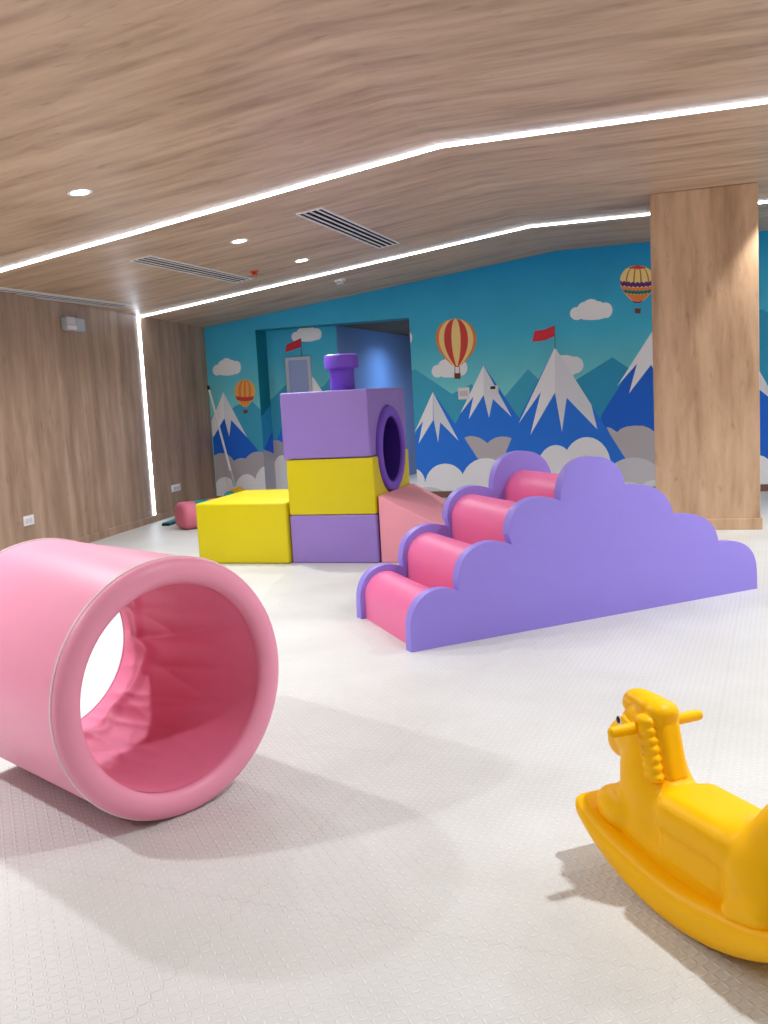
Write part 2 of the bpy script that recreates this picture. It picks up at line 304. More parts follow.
 ('snow',2.3,'R',[(-2.863,1.21),(-3.1,0.766),(-3.1,0.765),(-2.997,0.883),(-3.06,0.631),(-2.868,0.9)]),
 ('snow_shade',2.32,'R',[(-2.863,1.21),(-2.868,0.9),(-2.828,0.637),(-2.792,0.863),(-2.586,0.644)]),
 ('blue',1.9,'R',[(-2.264,1.474),(-1.868,0.837),(-1.669,0.508),(-1.676,0.286),(-2.868,0.342),(-2.603,0.858)]),
 ('snow',2.2,'R',[(-2.264,1.474),(-2.555,0.949),(-2.395,1.134),(-2.459,0.883),(-2.278,1.146)]),
 ('snow_shade',2.22,'R',[(-2.264,1.474),(-2.278,1.146),(-2.227,0.89),(-2.173,1.096),(-1.97,0.887)]),
 ('grey',3,'R',[(-2.519,0.676),(-2.477,0.69),(-2.43,0.693),(-2.351,0.673),(-2.295,0.639),(-2.256,0.604),(-2.226,0.631),(-2.182,0.655),(-2.134,0.67),(-2.077,0.674),(-2.021,0.666),(-1.98,0.65),(-2.05,0.499),(-2.102,0.321),(-2.308,0.326)]),
 ('grey',3,'R',[(-0.943,0.733),(-0.895,0.72),(-0.832,0.672),(-0.79,0.707),(-0.726,0.729),(-0.643,0.735),(-0.56,0.73),(-0.488,0.698),(-0.437,0.658),(-0.385,0.699),(-0.303,0.717),(-0.271,0.247),(-0.727,0.26)]),
 ('blue',3.4,'R',[(-2.863,1.21),(-2.708,0.97),(-2.285,0.326),(-2.291,0.19),(-2.899,0.205)]),
 ('snow_shade',3.45,'R',[(-2.863,1.21),(-2.868,0.9),(-2.828,0.637),(-2.792,0.863),(-2.586,0.644)]),
 ('blue',3.6,'R',[(-1.467,1.62),(-1.039,0.877),(-0.604,0.137),(-0.605,0.075),(-2.331,0.075)]),
 ('snow',3.9,'R',[(-1.467,1.62),(-1.895,0.812),(-1.636,1.148),(-1.768,0.682),(-1.483,1.132)]),
 ('snow_shade',3.92,'R',[(-1.467,1.62),(-1.483,1.132),(-1.421,0.702),(-1.357,1.069),(-1.04,0.712),(-1.096,0.98)]),
 ('white',4.6,'R',[(-3.007,0.184),(-3.009,0.22),(-3.019,0.255),(-3.036,0.286),(-3.059,0.313),(-3.088,0.333),(-3.1,0.337),(-3.1,0.075),(-3.055,0.075),(-3.046,0.084),(-3.026,0.114),(-3.013,0.148)]),
 ('white',4.6,'R',[(-2.531,0.15),(-2.535,0.202),(-2.55,0.252),(-2.575,0.297),(-2.611,0.335),(-2.654,0.365),(-2.703,0.383),(-2.755,0.391),(-2.807,0.387),(-2.858,0.371),(-2.905,0.344),(-2.944,0.307),(-2.975,0.263),(-2.995,0.214),(-3.004,0.161),(-3.0,0.108),(-2.99,0.075),(-2.548,0.075),(-2.539,0.098)]),
 ('white',4.6,'R',[(-2.007,0.138),(-2.012,0.203),(-2.03,0.265),(-2.062,0.322),(-2.105,0.369),(-2.157,0.406),(-2.217,0.43),(-2.28,0.439),(-2.344,0.434),(-2.406,0.414),(-2.463,0.38),(-2.511,0.335),(-2.548,0.279),(-2.572,0.217),(-2.582,0.151),(-2.578,0.085),(-2.575,0.075),(-2.016,0.075)]),
 ('white',4.6,'R',[(-1.681,0.152),(-1.685,0.197),(-1.698,0.24),(-1.72,0.279),(-1.751,0.311),(-1.788,0.336),(-1.83,0.353),(-1.875,0.359),(-1.92,0.355),(-1.963,0.342),(-2.003,0.319),(-2.036,0.287),(-2.062,0.25),(-2.079,0.207),(-2.086,0.162),(-2.082,0.117),(-2.069,0.075),(-1.7,0.075),(-1.688,0.108)]),
 ('white',4.6,'R',[(-1.292,0.275),(-1.296,0.337),(-1.309,0.395),(-1.332,0.448),(-1.364,0.493),(-1.402,0.527),(-1.445,0.549),(-1.491,0.557),(-1.537,0.552),(-1.582,0.533),(-1.623,0.502),(-1.658,0.459),(-1.685,0.407),(-1.702,0.349),(-1.71,0.287),(-1.707,0.225),(-1.693,0.165),(-1.67,0.112),(-1.644,0.075),(-1.366,0.075),(-1.343,0.104),(-1.316,0.156),(-1.299,0.214)]),
 ('white',4.6,'R',[(-0.905,0.308),(-0.91,0.379),(-0.927,0.446),(-0.955,0.506),(-0.995,0.558),(-1.042,0.597),(-1.095,0.622),(-1.152,0.632),(-1.21,0.627),(-1.265,0.605),(-1.316,0.569),(-1.358,0.521),(-1.391,0.461),(-1.413,0.394),(-1.422,0.323),(-1.417,0.252),(-1.4,0.183),(-1.371,0.122),(-1.335,0.075),(-0.997,0.075),(-0.966,0.112),(-0.934,0.172),(-0.913,0.238)]),
 ('white',4.6,'R',[(-1.038,0.075),(-1.044,0.093),(-1.09,0.136),(-1.166,0.175),(-1.268,0.209),(-1.391,0.236),(-1.53,0.255),(-1.677,0.264),(-1.826,0.263),(-1.969,0.252),(-2.099,0.231),(-2.209,0.202),(-2.292,0.165),(-2.345,0.123),(-2.365,0.077),(-2.364,0.075)]),
 ('white',4.6,'R',[(-2.164,0.075),(-2.191,0.097),(-2.258,0.129),(-2.348,0.156),(-2.457,0.178),(-2.579,0.193),(-2.709,0.2),(-2.841,0.199),(-2.967,0.19),(-3.082,0.174),(-3.1,0.169),(-3.1,0.075)]),
 ('cloud_light',4.4,'R',[(-0.395,0.186),(-0.401,0.23),(-0.42,0.273),(-0.451,0.311),(-0.493,0.344),(-0.544,0.369),(-0.6,0.386),(-0.661,0.393),(-0.721,0.39),(-0.779,0.377),(-0.832,0.355),(-0.876,0.324),(-0.91,0.287),(-0.931,0.245),(-0.94,0.2),(-0.934,0.155),(-0.914,0.112),(-0.885,0.075),(-0.445,0.075),(-0.423,0.1),(-0.403,0.142)]),
 ('cloud_light',4.4,'R',[(-0.211,0.138),(-0.215,0.176),(-0.228,0.213),(-0.249,0.246),(-0.278,0.274),(-0.313,0.295),(-0.351,0.309),(-0.392,0.315),(-0.434,0.312),(-0.473,0.3),(-0.509,0.281),(-0.539,0.254),(-0.562,0.222),(-0.577,0.186),(-0.582,0.147),(-0.579,0.109),(-0.567,0.075),(-0.226,0.075),(-0.216,0.1)]),
 ('white',4.7,'R',[(-0.576,0.075),(-0.6,0.093),(-0.639,0.112),(-0.683,0.124),(-0.73,0.129),(-0.777,0.127),(-0.821,0.116),(-0.862,0.099),(-0.896,0.076),(-0.897,0.075)]),
 ('white',4.7,'R',[(-0.306,0.075),(-0.319,0.092),(-0.345,0.113),(-0.376,0.13),(-0.411,0.14),(-0.447,0.144),(-0.484,0.142),(-0.52,0.133),(-0.552,0.118),(-0.578,0.098),(-0.598,0.075)]),
 ('white',4.6,'R',[(0.732,0.219),(0.728,0.254),(0.717,0.287),(0.698,0.317),(0.674,0.342),(0.645,0.362),(0.612,0.374),(0.578,0.379),(0.543,0.377),(0.51,0.366),(0.481,0.348),(0.456,0.324),(0.437,0.295),(0.425,0.262),(0.421,0.228),(0.424,0.192),(0.435,0.159),(0.454,0.129),(0.478,0.103),(0.508,0.084),(0.531,0.075),(0.627,0.075),(0.643,0.08),(0.673,0.098),(0.697,0.122),(0.716,0.152),(0.727,0.184)]),
 ('white',4.6,'R',[(0.951,0.171),(0.948,0.204),(0.936,0.235),(0.918,0.262),(0.894,0.286),(0.866,0.304),(0.833,0.316),(0.799,0.32),(0.765,0.318),(0.733,0.308),(0.703,0.292),(0.679,0.27),(0.66,0.242),(0.648,0.212),(0.644,0.18),(0.648,0.147),(0.659,0.116),(0.678,0.088),(0.691,0.075),(0.91,0.075),(0.918,0.082),(0.936,0.109),(0.947,0.139)]),
 ('white',4.6,'R',[(0.547,0.119),(0.544,0.152),(0.534,0.183),(0.518,0.212),(0.496,0.235),(0.47,0.254),(0.442,0.265),(0.411,0.27),(0.38,0.267),(0.351,0.257),(0.325,0.24),(0.303,0.217),(0.286,0.19),(0.275,0.159),(0.272,0.126),(0.275,0.093),(0.28,0.075),(0.539,0.075),(0.543,0.087)]),
 ('white',4.6,'R',[(0.984,0.075),(0.982,0.085),(0.961,0.111),(0.927,0.136),(0.882,0.157),(0.827,0.173),(0.767,0.184),(0.702,0.188),(0.638,0.187),(0.576,0.179),(0.521,0.166),(0.474,0.147),(0.439,0.124),(0.417,0.098),(0.411,0.075)]),
 ('cloud_light',4.8,'R',[(-2.804,0.075),(-2.805,0.076),(-2.827,0.092),(-2.856,0.105),(-2.892,0.116),(-2.932,0.122),(-2.974,0.125),(-3.017,0.124),(-3.058,0.119),(-3.095,0.11),(-3.1,0.108),(-3.1,0.075)]),
 ('orange',5.2,'R',[(-2.561,2.012),(-2.662,1.997),(-2.701,1.978),(-2.728,1.958),(-2.749,1.938),(-2.764,1.917),(-2.777,1.896),(-2.786,1.875),(-2.792,1.853),(-2.797,1.831),(-2.798,1.809),(-2.798,1.787),(-2.796,1.765),(-2.791,1.742),(-2.785,1.72),(-2.776,1.697),(-2.766,1.674),(-2.753,1.651),(-2.738,1.628),(-2.721,1.605),(-2.702,1.582),(-2.681,1.558),(-2.658,1.535),(-2.633,1.511),(-2.605,1.487),(-2.6,1.487),(-2.623,1.51),(-2.644,1.534),(-2.664,1.557),(-2.682,1.58),(-2.698,1.603),(-2.712,1.627),(-2.724,1.649),(-2.735,1.672),(-2.744,1.695),(-2.751,1.718),(-2.757,1.74),(-2.76,1.762),(-2.762,1.785),(-2.762,1.807),(-2.761,1.829),(-2.757,1.85),(-2.752,1.872),(-2.744,1.894),(-2.734,1.915),(-2.72,1.936),(-2.703,1.957),(-2.68,1.977),(-2.647,1.996),(-2.561,2.012)]),
 ('cream',5.2,'R',[(-2.561,2.012),(-2.647,1.996),(-2.68,1.977),(-2.703,1.957),(-2.72,1.936),(-2.734,1.915),(-2.744,1.894),(-2.752,1.872),(-2.757,1.85),(-2.761,1.829),(-2.762,1.807),(-2.762,1.785),(-2.76,1.762),(-2.757,1.74),(-2.751,1.718),(-2.744,1.695),(-2.735,1.672),(-2.724,1.649),(-2.712,1.627),(-2.698,1.603),(-2.682,1.58),(-2.664,1.557),(-2.644,1.534),(-2.623,1.51),(-2.6,1.487),(-2.59,1.486),(-2.606,1.509),(-2.621,1.532),(-2.634,1.555),(-2.646,1.578),(-2.657,1.601),(-2.667,1.624),(-2.676,1.646),(-2.683,1.669),(-2.689,1.691),(-2.694,1.714),(-2.698,1.736),(-2.7,1.758),(-2.701,1.78),(-2.701,1.802),(-2.7,1.824),(-2.698,1.846),(-2.694,1.868),(-2.688,1.89),(-2.681,1.911),(-2.671,1.932),(-2.659,1.953),(-2.643,1.974),(-2.621,1.994),(-2.561,2.012)]),
 ('red',5.2,'R',[(-2.561,2.012),(-2.621,1.994),(-2.643,1.974),(-2.659,1.953),(-2.671,1.932),(-2.681,1.911),(-2.688,1.89),(-2.694,1.868),(-2.698,1.846),(-2.7,1.824),(-2.701,1.802),(-2.701,1.78),(-2.7,1.758),(-2.698,1.736),(-2.694,1.714),(-2.689,1.691),(-2.683,1.669),(-2.676,1.646),(-2.667,1.624),(-2.657,1.601),(-2.646,1.578),(-2.634,1.555),(-2.621,1.532),(-2.606,1.509),(-2.59,1.486),(-2.576,1.485),(-2.582,1.508),(-2.588,1.53),(-2.593,1.553),(-2.597,1.575),(-2.601,1.597),(-2.605,1.62),(-2.608,1.642),(-2.61,1.664),(-2.613,1.686),(-2.614,1.708),(-2.615,1.731),(-2.616,1.753),(-2.616,1.775),(-2.616,1.797),(-2.616,1.819),(-2.615,1.84),(-2.613,1.862),(-2.611,1.884),(-2.608,1.906),(-2.604,1.927),(-2.599,1.949),(-2.593,1.97),(-2.584,1.992),(-2.561,2.012)]),
 ('cream',5.2,'R',[(-2.561,2.012),(-2.584,1.992),(-2.593,1.97),(-2.599,1.949),(-2.604,1.927),(-2.608,1.906),(-2.611,1.884),(-2.613,1.862),(-2.615,1.84),(-2.616,1.819),(-2.616,1.797),(-2.616,1.775),(-2.616,1.753),(-2.615,1.731),(-2.614,1.708),(-2.613,1.686),(-2.61,1.664),(-2.608,1.642),(-2.605,1.62),(-2.601,1.597),(-2.597,1.575),(-2.593,1.553),(-2.588,1.53),(-2.582,1.508),(-2.576,1.485),(-2.56,1.484),(-2.553,1.506),(-2.547,1.528),(-2.542,1.549),(-2.536,1.571),(-2.532,1.593),(-2.528,1.615),(-2.524,1.636),(-2.521,1.658),(-2.518,1.68),(-2.516,1.702),(-2.514,1.724),(-2.513,1.746),(-2.512,1.767),(-2.512,1.789),(-2.512,1.811),(-2.512,1.833),(-2.513,1.855),(-2.515,1.877),(-2.517,1.899),(-2.52,1.921),(-2.525,1.944),(-2.53,1.966),(-2.539,1.988),(-2.561,2.012)]),
 ('red',5.2,'R',[(-2.561,2.012),(-2.539,1.988),(-2.53,1.966),(-2.525,1.944),(-2.52,1.921),(-2.517,1.899),(-2.515,1.877),(-2.513,1.855),(-2.512,1.833),(-2.512,1.811),(-2.512,1.789),(-2.512,1.767),(-2.513,1.746),(-2.514,1.724),(-2.516,1.702),(-2.518,1.68),(-2.521,1.658),(-2.524,1.636),(-2.528,1.615),(-2.532,1.593),(-2.536,1.571),(-2.542,1.549),(-2.547,1.528),(-2.553,1.506),(-2.56,1.484),(-2.546,1.484),(-2.53,1.505),(-2.514,1.526),(-2.5,1.547),(-2.488,1.568),(-2.476,1.589),(-2.466,1.611),(-2.457,1.632),(-2.449,1.654),(-2.442,1.675),(-2.437,1.697),(-2.433,1.718),(-2.43,1.74),(-2.428,1.762),(-2.427,1.784),(-2.428,1.805),(-2.43,1.827),(-2.433,1.85),(-2.438,1.872),(-2.445,1.894),(-2.453,1.916),(-2.465,1.939),(-2.48,1.962),(-2.502,1.986),(-2.561,2.012)]),
 ('cream',5.2,'R',[(-2.561,2.012),(-2.502,1.986),(-2.48,1.962),(-2.465,1.939),(-2.453,1.916),(-2.445,1.894),(-2.438,1.872),(-2.433,1.85),(-2.43,1.827),(-2.428,1.805),(-2.427,1.784),(-2.428,1.762),(-2.43,1.74),(-2.433,1.718),(-2.437,1.697),(-2.442,1.675),(-2.449,1.654),(-2.457,1.632),(-2.466,1.611),(-2.476,1.589),(-2.488,1.568),(-2.5,1.547),(-2.514,1.526),(-2.53,1.505),(-2.546,1.484),(-2.536,1.483),(-2.513,1.504),(-2.491,1.524),(-2.471,1.545),(-2.453,1.566),(-2.436,1.587),(-2.422,1.608),(-2.409,1.629),(-2.398,1.65),(-2.388,1.672),(-2.381,1.693),(-2.375,1.714),(-2.371,1.736),(-2.368,1.758),(-2.367,1.779),(-2.368,1.801),(-2.371,1.823),(-2.376,1.845),(-2.383,1.868),(-2.393,1.89),(-2.405,1.913),(-2.422,1.936),(-2.444,1.959),(-2.476,1.984),(-2.561,2.012)]),
 ('orange',5.2,'R',[(-2.561,2.012),(-2.476,1.984),(-2.444,1.959),(-2.422,1.936),(-2.405,1.913),(-2.393,1.89),(-2.383,1.868),(-2.376,1.845),(-2.371,1.823),(-2.368,1.801),(-2.367,1.779),(-2.368,1.758),(-2.371,1.736),(-2.375,1.714),(-2.381,1.693),(-2.388,1.672),(-2.398,1.65),(-2.409,1.629),(-2.422,1.608),(-2.436,1.587),(-2.453,1.566),(-2.471,1.545),(-2.491,1.524),(-2.513,1.504),(-2.536,1.483),(-2.531,1.483),(-2.503,1.503),(-2.477,1.523),(-2.454,1.544),(-2.432,1.565),(-2.413,1.585),(-2.396,1.606),(-2.381,1.627),(-2.368,1.648),(-2.357,1.669),(-2.348,1.691),(-2.341,1.712),(-2.336,1.734),(-2.333,1.755),(-2.332,1.777),(-2.334,1.799),(-2.337,1.821),(-2.343,1.843),(-2.351,1.866),(-2.363,1.888),(-2.378,1.911),(-2.397,1.934),(-2.423,1.958),(-2.461,1.982),(-2.561,2.012)]),
 ('basket',5.2,'R',[(-2.604,1.407),(-2.528,1.402),(-2.536,1.34),(-2.6,1.344)]),
 ('red',5.2,'R',[(-2.602,1.514),(-2.529,1.509),(-2.541,1.472),(-2.594,1.475)]),
 ('rope',5.1,'R',[(-2.596,1.481),(-2.589,1.481),(-2.59,1.403),(-2.599,1.403)]),
 ('rope',5.1,'R',[(-2.543,1.478),(-2.536,1.477),(-2.537,1.399),(-2.545,1.4)]),
 ('cream',5.2,'R',[(-0.58,2.415),(-0.657,2.406),(-0.687,2.392),(-0.708,2.378),(-0.724,2.363),(-0.736,2.348),(-0.745,2.332),(-0.753,2.316),(-0.758,2.3),(-0.761,2.284),(-0.762,2.268),(-0.762,2.252),(-0.761,2.235),(-0.757,2.218),(-0.753,2.202),(-0.746,2.185),(-0.738,2.167),(-0.729,2.15),(-0.717,2.133),(-0.705,2.115),(-0.69,2.098),(-0.674,2.08),(-0.657,2.062),(-0.638,2.044),(-0.617,2.026),(-0.56,2.021),(-0.538,2.036),(-0.519,2.051),(-0.501,2.066),(-0.484,2.081),(-0.469,2.096),(-0.456,2.111),(-0.444,2.127),(-0.434,2.142),(-0.425,2.158),(-0.418,2.173),(-0.413,2.189),(-0.409,2.205),(-0.407,2.221),(-0.406,2.237),(-0.407,2.254),(-0.409,2.27),(-0.414,2.287),(-0.42,2.303),(-0.428,2.32),(-0.44,2.338),(-0.455,2.355),(-0.474,2.373),(-0.503,2.392),(-0.58,2.415)]),
 ('brown',5.22,'R',[(-0.635,2.401),(-0.644,2.394),(-0.652,2.388),(-0.658,2.381),(-0.664,2.374),(-0.669,2.367),(-0.673,2.36),(-0.677,2.353),(-0.681,2.346),(-0.684,2.339),(-0.687,2.332),(-0.69,2.325),(-0.692,2.318),(-0.694,2.31),(-0.695,2.303),(-0.697,2.296),(-0.698,2.289),(-0.699,2.281),(-0.7,2.274),(-0.7,2.267),(-0.7,2.259),(-0.7,2.252),(-0.7,2.245),(-0.7,2.237),(-0.699,2.23),(-0.687,2.229),(-0.688,2.236),(-0.688,2.244),(-0.688,2.251),(-0.688,2.258),(-0.688,2.266),(-0.687,2.273),(-0.687,2.28),(-0.686,2.288),(-0.685,2.295),(-0.683,2.302),(-0.682,2.309),(-0.68,2.317),(-0.678,2.324),(-0.676,2.331),(-0.673,2.338),(-0.67,2.345),(-0.667,2.352),(-0.663,2.359),(-0.659,2.366),(-0.655,2.373),(-0.65,2.38),(-0.644,2.387),(-0.637,2.394),(-0.629,2.4)]),
 ('brown',5.22,'R',[(-0.6,2.398),(-0.603,2.391),(-0.606,2.383),(-0.608,2.376),(-0.611,2.369),(-0.612,2.362),(-0.614,2.355),(-0.616,2.348),(-0.617,2.34),(-0.618,2.333),(-0.619,2.326),(-0.62,2.319),(-0.621,2.311),(-0.622,2.304),(-0.623,2.297),(-0.623,2.29),(-0.624,2.282),(-0.624,2.275),(-0.625,2.268),(-0.625,2.26),(-0.625,2.253),(-0.625,2.246),(-0.625,2.238),(-0.625,2.231),(-0.625,2.223),(-0.613,2.222),(-0.613,2.23),(-0.613,2.237),(-0.613,2.245),(-0.613,2.252),(-0.613,2.259),(-0.612,2.267),(-0.612,2.274),(-0.612,2.281),(-0.611,2.288),(-0.611,2.296),(-0.61,2.303),(-0.61,2.31),(-0.609,2.318),(-0.608,2.325),(-0.607,2.332),(-0.606,2.339),(-0.605,2.347),(-0.604,2.354),(-0.603,2.361),(-0.602,2.368),(-0.6,2.376),(-0.598,2.383),(-0.596,2.39),(-0.594,2.397)]),
 ('brown',5.22,'R',[(-0.566,2.395),(-0.564,2.387),(-0.563,2.38),(-0.561,2.372),(-0.56,2.365),(-0.559,2.357),(-0.558,2.35),(-0.557,2.342),(-0.556,2.335),(-0.556,2.328),(-0.555,2.32),(-0.555,2.313),(-0.554,2.306),(-0.554,2.298),(-0.554,2.291),(-0.554,2.283),(-0.554,2.276),(-0.554,2.269),(-0.554,2.261),(-0.554,2.254),(-0.554,2.247),(-0.554,2.239),(-0.554,2.232),(-0.555,2.225),(-0.555,2.217),(-0.543,2.216),(-0.542,2.224),(-0.542,2.231),(-0.542,2.238),(-0.542,2.246),(-0.541,2.253),(-0.541,2.26),(-0.541,2.268),(-0.541,2.275),(-0.542,2.282),(-0.542,2.29),(-0.542,2.297),(-0.543,2.305),(-0.543,2.312),(-0.544,2.319),(-0.545,2.327),(-0.546,2.334),(-0.547,2.342),(-0.548,2.349),(-0.549,2.356),(-0.551,2.364),(-0.553,2.371),(-0.555,2.379),(-0.557,2.386),(-0.56,2.394)]),
 ('brown',5.22,'R',[(-0.531,2.391),(-0.523,2.383),(-0.517,2.375),(-0.512,2.368),(-0.507,2.36),(-0.503,2.352),(-0.499,2.345),(-0.496,2.337),(-0.493,2.329),(-0.49,2.322),(-0.488,2.314),(-0.486,2.307),(-0.485,2.299),(-0.483,2.292),(-0.482,2.285),(-0.481,2.277),(-0.48,2.27),(-0.48,2.262),(-0.479,2.255),(-0.479,2.248),(-0.479,2.24),(-0.48,2.233),(-0.48,2.226),(-0.481,2.218),(-0.481,2.211),(-0.469,2.21),(-0.468,2.217),(-0.468,2.225),(-0.467,2.232),(-0.467,2.239),(-0.467,2.247),(-0.467,2.254),(-0.467,2.261),(-0.468,2.269),(-0.469,2.276),(-0.47,2.283),(-0.471,2.291),(-0.473,2.298),(-0.475,2.306),(-0.477,2.313),(-0.48,2.321),(-0.482,2.328),(-0.486,2.336),(-0.489,2.344),(-0.493,2.351),(-0.498,2.359),(-0.503,2.367),(-0.509,2.375),(-0.517,2.383),(-0.525,2.391)]),
 ('red',5.24,'R',[(-0.58,2.415),(-0.58,2.412),(-0.58,2.408),(-0.58,2.406),(-0.58,2.404),(-0.58,2.402),(-0.58,2.401),(-0.58,2.4),(-0.58,2.4),(-0.58,2.4),(-0.58,2.401),(-0.58,2.402),(-0.58,2.404),(-0.58,2.406),(-0.58,2.408),(-0.58,2.412),(-0.58,2.415),(-0.482,2.379),(-0.495,2.377),(-0.507,2.375),(-0.519,2.373),(-0.531,2.372),(-0.544,2.371),(-0.556,2.371),(-0.568,2.372),(-0.581,2.372),(-0.593,2.374),(-0.605,2.376),(-0.617,2.378),(-0.63,2.381),(-0.642,2.384),(-0.654,2.388),(-0.667,2.392),(-0.679,2.397)]),
 ('purple',5.24,'R',[(-0.762,2.275),(-0.74,2.253),(-0.717,2.264),(-0.695,2.244),(-0.673,2.255),(-0.651,2.236),(-0.628,2.248),(-0.606,2.23),(-0.583,2.243),(-0.562,2.226),(-0.539,2.241),(-0.517,2.224),(-0.495,2.24),(-0.473,2.224),(-0.45,2.241),(-0.428,2.226),(-0.406,2.244),(-0.413,2.197),(-0.434,2.18),(-0.455,2.194),(-0.477,2.178),(-0.498,2.193),(-0.52,2.178),(-0.541,2.194),(-0.563,2.179),(-0.584,2.196),(-0.606,2.183),(-0.628,2.201),(-0.65,2.188),(-0.671,2.208),(-0.693,2.196),(-0.714,2.216),(-0.736,2.206),(-0.757,2.227)]),
 ('orange',5.24,'R',[(-0.756,2.211),(-0.734,2.205),(-0.713,2.2),(-0.691,2.196),(-0.67,2.192),(-0.649,2.188),(-0.627,2.185),(-0.606,2.183),(-0.585,2.181),(-0.564,2.179),(-0.542,2.178),(-0.521,2.178),(-0.5,2.178),(-0.479,2.178),(-0.457,2.179),(-0.436,2.18),(-0.415,2.182),(-0.447,2.122),(-0.465,2.12),(-0.482,2.118),(-0.499,2.117),(-0.517,2.116),(-0.534,2.116),(-0.551,2.116),(-0.569,2.117),(-0.586,2.118),(-0.604,2.12),(-0.621,2.122),(-0.638,2.125),(-0.656,2.128),(-0.673,2.131),(-0.691,2.136),(-0.708,2.14),(-0.726,2.145)]),
 ('tealband',5.26,'R',[(-0.743,2.184),(-0.724,2.167),(-0.704,2.174),(-0.684,2.158),(-0.664,2.166),(-0.645,2.151),(-0.625,2.16),(-0.605,2.145),(-0.585,2.155),(-0.566,2.142),(-0.546,2.153),(-0.527,2.141),(-0.507,2.153),(-0.487,2.141),(-0.467,2.154),(-0.448,2.144),(-0.428,2.158),(-0.45,2.124),(-0.467,2.11),(-0.484,2.12),(-0.501,2.107),(-0.518,2.118),(-0.535,2.106),(-0.552,2.118),(-0.569,2.107),(-0.586,2.12),(-0.603,2.11),(-0.62,2.124),(-0.638,2.115),(-0.654,2.13),(-0.672,2.121),(-0.689,2.137),(-0.706,2.13),(-0.723,2.147)]),
 ('orange',5.24,'R',[(-0.72,2.137),(-0.703,2.132),(-0.687,2.127),(-0.67,2.123),(-0.653,2.12),(-0.637,2.117),(-0.62,2.114),(-0.603,2.112),(-0.586,2.11),(-0.57,2.109),(-0.553,2.108),(-0.536,2.108),(-0.52,2.109),(-0.503,2.109),(-0.486,2.111),(-0.47,2.113),(-0.453,2.115),(-0.56,2.021),(-0.563,2.022),(-0.567,2.022),(-0.57,2.022),(-0.574,2.023),(-0.578,2.023),(-0.581,2.023),(-0.585,2.023),(-0.588,2.024),(-0.592,2.024),(-0.595,2.024),(-0.599,2.025),(-0.603,2.025),(-0.606,2.025),(-0.61,2.025),(-0.613,2.026),(-0.617,2.026)]),
 ('purple',5.28,'R',[(-0.651,2.056),(-0.643,2.052),(-0.635,2.048),(-0.627,2.045),(-0.619,2.042),(-0.612,2.04),(-0.604,2.038),(-0.596,2.036),(-0.588,2.035),(-0.58,2.035),(-0.572,2.035),(-0.564,2.036),(-0.556,2.037),(-0.549,2.038),(-0.541,2.041),(-0.533,2.043),(-0.525,2.046),(-0.56,2.021),(-0.563,2.022),(-0.567,2.022),(-0.57,2.022),(-0.574,2.023),(-0.578,2.023),(-0.581,2.023),(-0.585,2.023),(-0.588,2.024),(-0.592,2.024),(-0.595,2.024),(-0.599,2.025),(-0.603,2.025),(-0.606,2.025),(-0.61,2.025),(-0.613,2.026),(-0.617,2.026)]),
 ('basket',5.2,'R',[(-0.619,1.97),(-0.554,1.965),(-0.561,1.914),(-0.614,1.918)]),
 ('flag',5.2,'R',[(-1.682,1.811),(-1.58,1.816),(-1.471,1.854),(-1.47,1.739),(-1.573,1.701),(-1.712,1.695)]),
 ('rope',5.1,'R',[(-1.47,1.849),(-1.462,1.848),(-1.461,1.601),(-1.469,1.602)]),
 ('far1',1,'L',[(-5.547,1.009),(-5.358,1.171),(-5.141,1.233),(-5.02,1.111),(-5.02,0.38),(-5.625,0.396)]),
 ('white',1.6,'L',[(-5.501,1.611),(-5.501,1.626),(-5.505,1.64),(-5.511,1.652),(-5.52,1.663),(-5.531,1.672),(-5.543,1.677),(-5.556,1.68),(-5.57,1.679),(-5.584,1.675),(-5.596,1.668),(-5.606,1.658),(-5.615,1.646),(-5.62,1.633),(-5.623,1.618),(-5.623,1.604),(-5.619,1.59),(-5.613,1.577),(-5.604,1.566),(-5.593,1.558),(-5.581,1.552),(-5.567,1.55),(-5.553,1.551),(-5.54,1.555),(-5.528,1.562),(-5.517,1.571),(-5.509,1.583),(-5.503,1.597)]),
 ('white',1.6,'L',[(-5.407,1.634),(-5.408,1.654),(-5.412,1.673),(-5.419,1.691),(-5.43,1.706),(-5.444,1.718),(-5.459,1.725),(-5.476,1.729),(-5.493,1.728),(-5.51,1.722),(-5.525,1.712),(-5.538,1.698),(-5.549,1.682),(-5.556,1.663),(-5.56,1.643),(-5.559,1.622),(-5.555,1.603),(-5.548,1.585),(-5.537,1.57),(-5.523,1.558),(-5.507,1.551),(-5.491,1.547),(-5.474,1.549),(-5.457,1.555),(-5.442,1.565),(-5.428,1.578),(-5.418,1.595),(-5.411,1.614)]),
 ('white',1.6,'L',[(-5.351,1.671),(-5.351,1.689),(-5.356,1.705),(-5.364,1.721),(-5.375,1.734),(-5.388,1.744),(-5.404,1.75),(-5.42,1.753),(-5.437,1.753),(-5.454,1.748),(-5.469,1.74),(-5.482,1.728),(-5.492,1.714),(-5.499,1.698),(-5.503,1.681),(-5.502,1.663),(-5.498,1.646),(-5.49,1.631),(-5.479,1.618),(-5.465,1.608),(-5.45,1.601),(-5.433,1.598),(-5.416,1.599),(-5.399,1.604),(-5.384,1.613),(-5.371,1.624),(-5.361,1.638),(-5.354,1.654)]),
